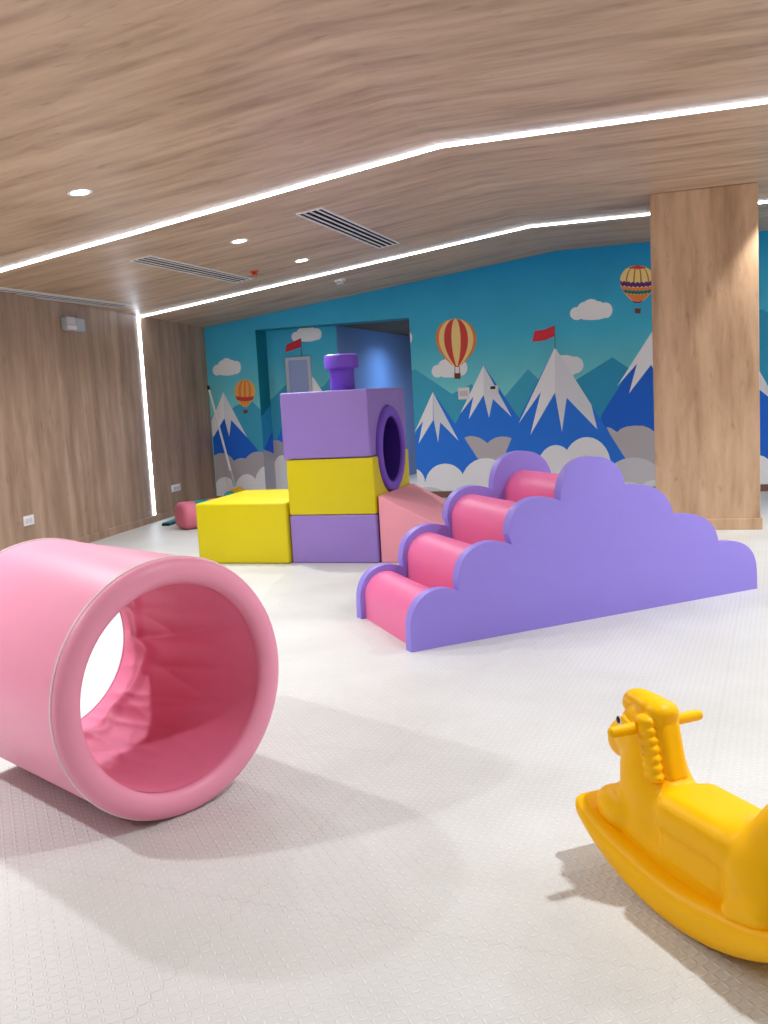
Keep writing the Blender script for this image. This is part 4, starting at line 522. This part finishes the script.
bm = bmesh.new(); prism(bm, [(0, 0), (.10, 0), (.10, .09), (0, .09)], lambda p, k: (p[0], (0, -.022)[k], p[1]), .006, 2); obj('housing', bm, WHITE, t)
bm = bmesh.new(); bx(bm, .012, .068, -.0235, -.0215, .05, .082); obj('screen', bm, BLACK, t, False)

# unseen lamps outside the frame; right-hand ones raised to brighten pillar and mural
for i, (x, y, p) in enumerate(LAMPS): area('unseen_lamp', (x, y, ceil_z(x) - .012), p, .11)
for x, y, p in ((-3.27, 4.83, SPOTS[0]), (-3.28, 6.85, SPOTS[1]), (-3.29, 8.10, SPOTS[2])): area('downlight_lamp', (x, y, ceil_z(x) - .02), p, .1)
area('corridor_lamp', (-3.45, 12.6, RZ - .02), 11, .2, (.9, .95, 1))
l = bpy.data.lights.new('pillar_lamp', 'SPOT'); l.energy = 55; l.spot_size = math.radians(76); l.spot_blend = .55; l.shadow_soft_size = .03; l.color = (1, .99, .96)
o = bpy.data.objects.new('pillar_lamp', l); col.objects.link(o); o.location = (.62, 7.90, ZF - .02)

# ------------------------------------------------------------------ pink tunnel
t = thing('play_tunnel', 'large round pink padded tunnel lying on the floor', 'play tunnel', (-1.47, 2.43, 0), math.radians(-26.5))
R, RI, L = .384, .305, .80
def at_axis(o): o.location = (0, 0, R); return o
bm = bmesh.new()
pr = [(RI + .004, -.012)] + [(RI + .0395 + .0395 * math.cos(math.radians(180 - a)), .030 * math.sin(math.radians(a)) ) for a in range(15, 181, 15)]
pr += [(R, -.02 - i * (L - .04) / 12) for i in range(13)]
pr += [(RI + .0395 + .0395 * math.cos(math.radians(a)), -L - .030 * math.sin(math.radians(a))) for a in range(0, 181, 15)]
n = 96; lathe(bm, pr, n, 'x')
fc = [f for f in bm.faces if len(f.verts) > 4]; bmesh.ops.delete(bm, geom=fc, context='FACES_ONLY')
at_axis(obj('padded_cover', bm, PINK, t, sharp=60))
bm = bmesh.new(); NX, NA = 70, 260; rows = []
rnd = random.Random(3); ph = [rnd.uniform(0, 6.3) for _ in range(8)]
for i in range(NX + 1):
    x = -.004 - (L - .004) * i / NX; u = i / NX; row = []
    env = math.sin(PI * min(1, max(0, u))) ** .6
    for j in range(NA):
        a = 2 * PI * j / NA
        def fold(v): return (1 - abs(math.sin(v))) ** 2.2          # sharp creases between slack panels
        top = .35 + .65 * max(0, math.cos(a - 1.1)) ; low = .35 + .65 * max(0, math.cos(a - 2.6))
        s = 1.5 * fold(3.5 * a + 2.1 * u + ph[0]) * top + 1.3 * fold(5.5 * a - 2.6 * u + ph[1]) * low * u + .5 * fold(8.5 * a + 3.0 * u + ph[3]) * u
        s += .25 * math.sin(7 * a + 5 * u + ph[2])
        lip = math.exp(-((u - .80 - .025 * math.sin(6 * a + ph[5]) - .015 * math.sin(11 * a)) / .035) ** 2)
        r = RI + .0015 - env * (.004 + .026 * s * min(1, u * 2.2 + .25)) - .016 * lip
        row.append(bm.verts.new((x, r * math.cos(a), r * math.sin(a))))
    rows.append(row)
for A, B in zip(rows, rows[1:]):
    for j in range(NA): bm.faces.new((A[j], B[j], B[(j+1) % NA], A[(j+1) % NA]))
at_axis(obj('inner_liner', bm, PINK_IN, t, sharp=80))
def ring(bm, R0, x, r, n=96, m=10, wob=0):
    vs = [[bm.verts.new((x + r * math.sin(2*PI*k/m) , (R0 + r * math.cos(2*PI*k/m)) * math.cos(2*PI*i/n), (R0 + r * math.cos(2*PI*k/m)) * math.sin(2*PI*i/n))) for k in range(m)] for i in range(n)]
    for i in range(n):
        for k in range(m): bm.faces.new((vs[i][k], vs[i][(k+1) % m], vs[(i+1) % n][(k+1) % m], vs[(i+1) % n][k]))
for x in (-.006, -L + .006):
    bm = bmesh.new(); ring(bm, R, x, .0042); o = at_axis(obj('piping', bm, PIPING, t)); o['label'] = 'thin white piping seam'

# ------------------------------------------------------------------ cloud-sided steps
t = thing('soft_play_steps', 'lilac cloud-shaped foam steps with rose pink roll treads', 'soft play steps', (-1.298, 4.228, 0), math.radians(44.03))
BUMPS = [[(0.0, 0.0), (0.0, .083), (.004, .15), (.027, .209), (.067, .251), (.115, .275), (.177, .283), (.235, .273), (.275, .254)],
         [(.270, .299), (.278, .354), (.302, .406), (.344, .443), (.409, .470), (.475, .475), (.540, .462), (.586, .443)],
         [(.568, .495), (.571, .536), (.596, .597), (.640, .637), (.700, .660), (.768, .664), (.837, .650), (.883, .630)],
         [(.887, .680), (.903, .738), (.944, .798), (1.014, .832), (1.102, .840), (1.191, .820), (1.254, .774), (1.289, .713), (1.298, .664)],
         [(1.340, .672), (1.406, .668), (1.499, .644), (1.574, .590), (1.611, .525), (1.622, .472)],
         [(1.680, .484), (1.748, .479), (1.848, .445), (1.908, .392), (1.936, .333), (1.945, .288)],
         [(1.990, .298), (2.072, .293), (2.157, .258), (2.212, .200), (2.232, .124), (2.232, 0.0)]]
def chaikin(L):
    o = [L[0]]
    for a, b in zip(L, L[1:]): o += [(.75*a[0]+.25*b[0], .75*a[1]+.25*b[1]), (.25*a[0]+.75*b[0], .25*a[1]+.75*b[1])]
    return o + [L[-1]]
BUMPS = [[(x + .010 * (1 - x / 2.232), z) for x, z in b] for b in BUMPS]
CLOUD = [p for b in BUMPS for p in chaikin(chaikin(b))]
def panel(y0, y1, dx):
    bm = bmesh.new(); prism(bm, CLOUD, lambda p, k: (p[0] + dx, (y0, y1)[k], p[1]))
    es = [e for e in bm.edges if e.calc_face_angle(0) > math.radians(55) and abs(e.verts[0].co.y - e.verts[1].co.y) < 1e-6]
    bmesh.ops.bevel(bm, geom=es, offset=.009, segments=3, profile=.5, affect='EDGES', clamp_overlap=True)
    return obj('cloud_panel', bm, PURPLE, t, sharp=40)
DEP, TH, SK = .83, .055, .10
panel(0, TH, 0); panel(DEP - TH, DEP, SK)
ROLLS = [(.172, .122, .126, 0.0), (.447, .300, .130, .17), (.737, .490, .128, .36), (1.100, .600, .126, .48), (1.455, .495, .128, .36), (1.765, .305, .128, .17), (2.050, .122, .126, 0.0)]
for i, (cx, cz, r, zb) in enumerate(ROLLS):
    left = arc(cx, cz, r, 180, 12 if i < 3 else 0, 26); pts = [(cx - r, zb)] + left
    if i < 3: nx = ROLLS[i+1][0] - ROLLS[i+1][2] - .004; pts += [(cx + r + .004, cz + r * .12), (nx, cz + r * .12), (nx, zb)]
    elif i == 3: pts += [(cx + r, zb)]
    else:
        px = ROLLS[i-1][0] + ROLLS[i-1][2] + .004; pts = [(cx + r, zb), (px, zb), (px, cz + r * .12), (cx - r - .004, cz + r * .12)] + arc(cx, cz, r, 168, 0, 26)
    y0, y1 = TH - .003, DEP - TH + .003; bm = bmesh.new()
    prism(bm, pts, lambda p, k: (p[0] + SK * (y0, y1)[k] / DEP, (y0, y1)[k], p[1])); obj('roll_tread', bm, ROLL, t, sharp=50)

# ------------------------------------------------------------------ tower of foam blocks
TX0, TX1, TY0, TY1 = -2.882, -2.208, 6.545, 7.45
RC, RR = (6.995, .797), .322
def yz_block(name, pts, x0, x1, m, label, cat, bev=.022, group=None):
    ym = sum(p[0] for p in pts) / len(pts); t = thing(name, label, cat, ((x0 + x1) / 2, TY0, min(p[1] for p in pts)), 0, group)
    zb = min(p[1] for p in pts); hx = (x1 - x0) / 2
    bm = bmesh.new(); prism(bm, pts, lambda p, k: ((-hx, hx)[k], p[0] - TY0, p[1] - zb))
    es = [e for e in bm.edges if e.calc_face_angle(0) > math.radians(50)]
    bmesh.ops.bevel(bm, geom=es, offset=bev, segments=4, profile=.5, affect='EDGES', clamp_overlap=True)
    return t, bm
G = 'foam blocks of the tower'
t, bm = yz_block('foam_block', [(TY0, 0), (TY1, 0), (TY1, .357), (TY0, .357)], TX0, TX1, PURPLE2, 'lilac foam block at the bottom of the tower, under the yellow one', 'foam block', .014, G); obj('vinyl_cover', bm, PURPLE2, t)
s0 = math.degrees(math.asin((.768 - RC[1]) / RR)); RG = RR + .004
pts = [(TY0, .359), (TY1, .359), (TY1, .768)] + arc(RC[0], RC[1], RG, s0, -180 - s0, 40) + [(TY0, .768)]
t, bm = yz_block('foam_block', pts, TX0, TX1, YELLOW, 'yellow foam block in the middle of the tower, between two lilac ones', 'foam block', .012, G); obj('vinyl_cover', bm, YELLOW, t, sharp=40)
s0 = math.degrees(math.asin((.774 - RC[1]) / RG))
pts = [(TY0 - .012, .774)] + arc(RC[0], RC[1], RG, 180 - s0, s0, 50) + [(TY1, .774), (TY1, 1.255), (TY0 - .012, 1.255)]
t, bm = yz_block('foam_block', pts, TX0 - .012, TX1 - .012, PURPLE2, 'large lilac foam block at the top of the tower, under the chimney', 'foam block', .012, G); obj('vinyl_cover', bm, PURPLE2, t, sharp=40)
t = thing('foam_ring', 'dark violet round tunnel ring set into the side of the tower', 'foam ring', (TX1, RC[0], RC[1] - RR))
bm = bmesh.new(); ln = .5
pr = [(.245, -ln), (.245, -.004), (.245, .004), (.250, .014), (.262, .020), (.305, .020), (.316, .014), (RR, .002), (RR, -ln)]
lathe(bm, pr, 72, 'x', closed=True); o = obj('padded_ring', bm, VIOLET, t); o.location.z = RR
bm = bmesh.new(); lathe(bm, [(.2440, -ln + .003), (.2440, -.002), (.2435, -.002), (.2435, -ln + .003)], 72, 'x', closed=True); o = obj('lining', bm, VIOLET_SHADE, t); o.location.z = RR; o['label'] = 'inner lining, violet darkened for shade'
bm = bmesh.new(); lathe(bm, [(0, -ln + .002), (.244, -ln + .002), (.244, -ln - .004), (0, -ln - .004)], 48, 'x'); o = obj('back_panel', bm, VIOLET_SHADE, t); o.location.z = RR
t = thing('foam_chimney', 'violet foam chimney with wide round cap on top of the tower', 'foam chimney', (-2.545, 6.93, 1.2555))
bm = bmesh.new(); lathe(bm, [(0, 0), (.090, 0), (.094, .006), (.094, .172), (0, .172)], 48); obj('stem', bm, VIOLET, t)
bm = bmesh.new(); lathe(bm, [(0, .160), (.118, .160), (.129, .168), (.130, .245), (.124, .260), (.108, .268), (0, .270)], 48); obj('cap', bm, VIOLET, t)
# step block
t = thing('foam_block', 'low yellow foam step block left of the lilac and yellow tower', 'foam block', (-3.642, 6.51, 0))
bm = bmesh.new(); prism(bm, [(0, 0), (.752, 0), (.752, .985), (-.06, .985)], lambda p, k: (p[0], p[1], (0, .462)[k]), .020, 4); obj('vinyl_cover', bm, YELLOW, t)
# ramp
t = thing('foam_ramp', 'salmon pink foam ramp leading down from the tower ring', 'foam ramp', (-2.196, 6.575, 0))
bm = bmesh.new(); prism(bm, [(0, 0), (.90, 0), (.90, .02), (.02, .488), (0, .488)], lambda p, k: (p[0], (0, .88)[k], p[1]), .010, 3); obj('vinyl_cover', bm, SALMON, t)

# ------------------------------------------------------------------ small things by the left wall
t = thing('foam_roll', 'pink foam roll with teal band on the floor behind the yellow step block', 'foam roll', (-4.86, 8.36, 0), math.radians(52))
oc = [(.15, .05), (.15, .15), (.13, .22), (.07, .262), (0, .27), (-.07, .262), (-.13, .22), (-.15, .15), (-.15, .05), (-.11, .01), (-.05, 0), (.05, 0), (.11, .01)]
bm = bmesh.new(); prism(bm, oc, lambda p, k: ((0, 1.15)[k], p[0], p[1]), .055, 5); obj('vinyl_cover', bm, ROSE_DIM, t, sharp=50)
bm = bmesh.new(); s_ = 1.012; prism(bm, [(a * s_, (b - .135) * s_ + .135) for a, b in oc], lambda p, k: ((.15, .30)[k], p[0], max(.0006, p[1]))); o = obj('band', bm, TEAL, t, sharp=50); o['label'] = 'teal band'
t = thing('foam_strip', 'thin teal foam strip on the floor against the left wall', 'foam strip', (-5.19, 8.63, 0), WANG)
bm = bmesh.new(); bx(bm, 0, .5, -.05, .03, 0, .022); obj('underside', bm, BLACK, t, False)
bm = bmesh.new(); prism(bm, [(0.01, -.048), (.498, -.048), (.498, .028), (0.01, .028)], lambda p, k: (p[0], p[1], (.020, .034)[k]), .003, 2); obj('top_sheet', bm, TEAL, t, False)
t = thing('foam_cone', 'small teal foam cone behind the yellow block near the mop', 'foam cone', (-4.80, 9.35, 0))
bm = bmesh.new(); lathe(bm, [(0, 0), (.13, 0), (.135, .01), (.10, .13), (.055, .245), (.03, .266), (0, .27)], 32); obj('cone_body', bm, TEAL, t)
# mop leaning into the corner
t = thing('mop', 'white-handled mop leaning in the corner beside the mural', 'mop', (-5.37, 10.58, 0))
p0, p1 = Vector((.045, .0, .06)), Vector((-.258, .03, 1.43))
def along(a, b): return [tuple(p0.lerp(p1, a)), tuple(p0.lerp(p1, b))]
bm = bmesh.new(); tube(bm, along(.24, .975), .0135); obj('handle', bm, WHITE, t)
bm = bmesh.new(); tube(bm, along(.965, 1.0), .016); obj('hanging_cap', bm, BLACK, t)
bm = bmesh.new(); tube(bm, along(.10, .245), .017); obj('socket', bm, GREYP, t)
bm = bmesh.new(); prism(bm, [(-.09, .05), (.14, .05), (.12, .16), (.05, .20), (-.05, .17)], lambda p, k: (p[0] + .02, (-.03, .03)[k], p[1]), .008, 2); obj('clamp', bm, mat('mop_yellow', (236, 196, 40), .45), t)
bm = bmesh.new()
for i in range(26):
    a = random.uniform(-.11, .16); b = random.uniform(-.05, .05)
    tube(bm, [(a * .8, b * .4, .07), (a, b, .03), (a * 1.25, b * 1.7, .008)], .008, 6)
obj('mop_strands', bm, mat('mop_cotton', (176, 172, 168), .9), t)
# ------------------------------------------------------------------ rocking horse, sculpted as a distance field
def surface(fn, lo, hi, h):
    """naive surface nets over fn(x, y, z) < 0"""
    ax = [np.arange(lo[i], hi[i] + h, h, dtype=np.float32) for i in range(3)]
    X, Y, Z = np.meshgrid(*ax, indexing='ij'); F = fn(X, Y, Z)
    ins = F < 0; nx, ny, nz = F.shape
    acc = np.zeros((nx-1, ny-1, nz-1, 3), np.float32); cnt = np.zeros((nx-1, ny-1, nz-1), np.float32)
    C = [(i, j, k) for i in (0, 1) for j in (0, 1) for k in (0, 1)]
    def sl(c): return tuple(slice(c[i], F.shape[i] - 1 + c[i]) for i in range(3))
    for a in C:
        for d in range(3):
            if a[d]: continue
            b = list(a); b[d] = 1; fa, fb = F[sl(a)], F[sl(b)]
            cr = (fa < 0) != (fb < 0); den = np.where(cr, fa - fb, 1); tt = np.where(cr, fa / den, 0)
            for q in range(3):
                v = np.full(cr.shape, float(a[q]), np.float32) if q != d else tt
                acc[..., q] += np.where(cr, v, 0)
            cnt += cr
    act = cnt > 0; idx = -np.ones(act.shape, np.int64); idx[act] = np.arange(act.sum())
    I = np.argwhere(act); V = (acc[act] / cnt[act][:, None] + I) * h + np.array(lo, np.float32)
    faces = []
    for d in range(3):
        u, w = [(1, 2), (2, 0), (0, 1)][d]
        s0 = [slice(1, n - 1) for n in F.shape]; s0[d] = slice(0, F.shape[d] - 1); s1 = list(s0); s1[d] = slice(1, F.shape[d])
        a = ins[tuple(s0)]; b = ins[tuple(s1)]
        P = np.argwhere(a != b)
        flip = a[tuple(P.T)]
        off = np.array([1, 1, 1]); off[d] = 0; P = P + off
        eu = np.zeros(3, int); eu[u] = 1; ew = np.zeros(3, int); ew[w] = 1
        q = [P - eu - ew, P - ew, P, P - eu]
        q = [idx[tuple(z.T)] for z in q]
        A = np.stack(q, 1); A[~flip] = A[~flip][:, ::-1]; faces.append(A)
    return V, np.concatenate(faces)
def sdf_obj(name, fn, lo, hi, h, m, parent, it=2):
    V, Fc = surface(fn, lo, hi, h)
    me = bpy.data.meshes.new(name); me.from_pydata(V.tolist(), [], Fc.tolist()); me.validate()
    bm = bmesh.new(); bm.from_mesh(me)
    for _ in range(it): bmesh.ops.smooth_vert(bm, verts=bm.verts[:], factor=.5, use_axis_x=True, use_axis_y=True, use_axis_z=True)
    bmesh.ops.recalc_face_normals(bm, faces=bm.faces[:]); bm.to_mesh(me); bm.free()
    return link(name, me, m, parent)
def smin(a, b, k):
    h = np.clip(.5 + .5 * (b - a) / k, 0, 1); return b + (a - b) * h - k * h * (1 - h)
def smax(a, b, k): return -smin(-a, -b, k)
def ellipsoid(X, Y, Z, c, r):
    x, y, z = (X - c[0]) / r[0], (Y - c[1]) / r[1], (Z - c[2]) / r[2]
    return (np.sqrt(x*x + y*y + z*z) - 1) * min(r)
def rbox(X, Y, Z, c, hh, r):
    x, y, z = np.abs(X - c[0]) - hh[0] + r, np.abs(Y - c[1]) - hh[1] + r, np.abs(Z - c[2]) - hh[2] + r
    return np.sqrt(np.maximum(x, 0)**2 + np.maximum(y, 0)**2 + np.maximum(z, 0)**2) + np.minimum(np.maximum(x, np.maximum(y, z)), 0) - r
def cone(X, Y, Z, a, b, ra, rb, ys=1.0):
    """round cone between a and b; ys < 1 flattens it sideways"""
    Yc = (Y - a[1]) / ys; a_, b_ = np.array([a[0], 0, a[2]]), np.array([b[0], (b[1] - a[1]) / ys, b[2]]); d = b_ - a_
    t = np.clip(((X - a_[0]) * d[0] + Yc * d[1] + (Z - a_[2]) * d[2]) / (d @ d), 0, 1)
    return (np.sqrt((X - a_[0] - t*d[0])**2 + (Yc - t*d[1])**2 + (Z - a_[2] - t*d[2])**2) - (ra + (rb - ra) * t)) * min(1, ys ** .5)

def rocker_z(X):
    x = X + .004; return .66 - np.sqrt(np.maximum(.66**2 - x*x, .05))
def f_rocker(X, Y, Z):
    th = .046 - .021 * np.clip((np.abs(X + .01) - .12) / .27, 0, 1) ** 1.3
    q = (Z - rocker_z(X) - th)
    x, y, z = np.abs(X + .01) - .392 + .03, np.abs(Y) - .118 + .03, np.abs(q) - th + np.minimum(.03, th * .9)
    rr = np.minimum(.03, th * .9)
    return np.sqrt(np.maximum(x, 0)**2 + np.maximum(y, 0)**2 + np.maximum(z, 0)**2) + np.minimum(np.maximum(x, np.maximum(y, z)), 0) - rr
def f_body(X, Y, Z):
    aY = np.abs(Y)
    q = Z - rocker_z(X)
    low = rbox(X, Y, q, (-.01, 0, .08), (.29, .068, .075), .035)                     # trunk growing out of the rocker
    trunk = rbox(X, Y, Z, (-.03, 0, .175), (.21, .066, .095), .045)
    d = smin(low, trunk, .03)
    seat = rbox(X, Y, Z, (-.05, 0, .226), (.135, .090, .052), .045)                    # saddle
    d = smin(d, seat, .014)
    flap = rbox(X, Y, Z, (-.045, 0, .18), (.115, .080, .072), .03)
    d = smin(d, flap, .005)
    d = smin(d, cone(X, Y, Z, (.185, 0, .17), (.185, 0, .27), .088, .085, .80), .04)  # chest
    d = smin(d, cone(X, Y, Z, (.172, 0, .26), (.192, 0, .380), .086, .068, .74), .03)  # neck
    d = smin(d, cone(X, Y, Z, (.205, 0, .375), (.285, 0, .325), .060, .047, .84), .022) # head
    d = smin(d, ellipsoid(X, Y, Z, (.303, 0, .312), (.038, .037, .046)), .015)         # muzzle
    d = smin(d, ellipsoid(X, Y, Z, (.245, 0, .340), (.05, .049, .052)), .015)          # cheek
    d = smin(d, ellipsoid(X, aY, Z, (.250, .055, .165), (.074, .040, .052)), .010)  # folded fore leg
    d = smin(d, ellipsoid(X, aY, Z, (-.23, .062, .165), (.075, .038, .085)), .014)  # haunch
    d = smin(d, cone(X, aY, Z, (-.27, .074, .15), (-.19, .080, .120), .036, .028), .010)
    d = smin(d, cone(X, Y, Z, (-.215, 0, .22), (-.27, 0, .30), .082, .066, .95), .05)   # rump rising behind the seat
    d = smin(d, cone(X, Y, Z, (-.27, 0, .30), (-.315, 0, .37), .060, .045, .9), .04)
    return d
def f_mane(X, Y, Z):
    aY = np.abs(Y)
    q = lambda a, b: rbox(X - (.122 + (Z - .36) * .26), Y, Z, (0, 0, .358), (.024, .033, .090), .023)   # flat strip down the nape
    d = q(0, 0)
    d = smin(d, ellipsoid(X, Y, Z, (.150, 0, .432), (.040, .036, .022)), .015)
    for i in range(7):
        u = i / 6; c = (.152 - .040 * u, .043 + .007 * u, .412 - .120 * u)
        d = smin(d, ellipsoid(X, Y, Z, c, (.029, .019, .0145)), .005)
    return d
def f_forelock(X, Y, Z):
    d = ellipsoid(X, Y, Z, (.222, 0, .437), (.052, .032, .023))
    d = smin(d, ellipsoid(X, Y, Z, (.260, 0, .416), (.026, .024, .024)), .012)
    return smin(d, ellipsoid(X, Y, Z, (.178, 0, .438), (.035, .036, .019)), .01)
def f_ear(s):
    def f(X, Y, Z):
        return cone(X, Y, Z, (.228, s * .046, .392), (.182, s * .054, .386), .013, .009, .8)
    return f
t = thing('rocking_horse', 'yellow plastic rocking horse standing at the right edge', 'rocking horse', (.0005, 2.176, 0), math.radians(129))
sdf_obj('rocker', f_rocker, (-.43, -.14, -.03), (.42, .14, .24), .006, HORSE, t)
sdf_obj('body', f_body, (-.42, -.13, .0), (.42, .13, .46), .0055, HORSE, t)
sdf_obj('mane', f_mane, (.03, -.08, .24), (.25, .08, .48), .003, HORSE, t)
sdf_obj('forelock', f_forelock, (.15, -.05, .40), (.33, .05, .48), .003, HORSE, t)
for s in (1, -1): sdf_obj('ear', f_ear(s), (.15, -.08, .35), (.26, .08, .46), .0025, HORSE, t)
for s in (1, -1):
    bm = bmesh.new(); pts = [(.168, s * y, .392) for y in (.03, .06, .118, .128, .132)]; tube(bm, pts, [.0145, .0145, .0135, .0115, .006], 20)
    obj('handle', bm, HORSE, t)
    e_ = obj('eye', (lambda b: (bmesh.ops.create_uvsphere(b, u_segments=20, v_segments=12, radius=.0138), b)[1])(bmesh.new()), WHITE, t)
    e_.location = (.262, s * EYE[1], EYE[2]); e_.location.x = EYE[0]; e_.scale = (1, .45, 1); e_['label'] = 'white eye with dark pupil'
    bm = bmesh.new(); bmesh.ops.create_uvsphere(bm, u_segments=16, v_segments=10, radius=.0098)
    p_ = obj('pupil', bm, BLACK, e_); p_.location = (.001, s * .0068, 0)

# ------------------------------------------------------------------ camera, world, colour
cam = bpy.data.cameras.new('camera'); cam.sensor_fit = 'VERTICAL'; cam.sensor_height = 24; cam.lens = 969.26 * 24 / 1024
cam.clip_start = .05
co = bpy.data.objects.new('camera', cam); col.objects.link(co)
r_, u_, f_ = Vector((0.9508471, 0.3049492, -0.0538128)), Vector((0.0144341, 0.1299440, 0.9914163)), Vector((-0.3093242, 0.9434620, -0.1191552))
M = Matrix((r_, u_, -f_)).transposed().to_4x4(); M.translation = (0, 0, 1.2); co.matrix_world = M
sc.camera = co
wd = bpy.data.worlds.new('world'); sc.world = wd; wd.use_nodes = True
wd.node_tree.nodes['Background'].inputs['Color'].default_value = (.9, .95, 1, 1); wd.node_tree.nodes['Background'].inputs['Strength'].default_value = .05
v = sc.view_settings; v.view_transform = 'Standard'; v.look = 'None'; v.exposure = EXPOSURE; v.gamma = 1; v.use_curve_mapping = False
sc.cycles.use_denoising = True
sc.cycles.max_bounces = 10; sc.cycles.diffuse_bounces = 6
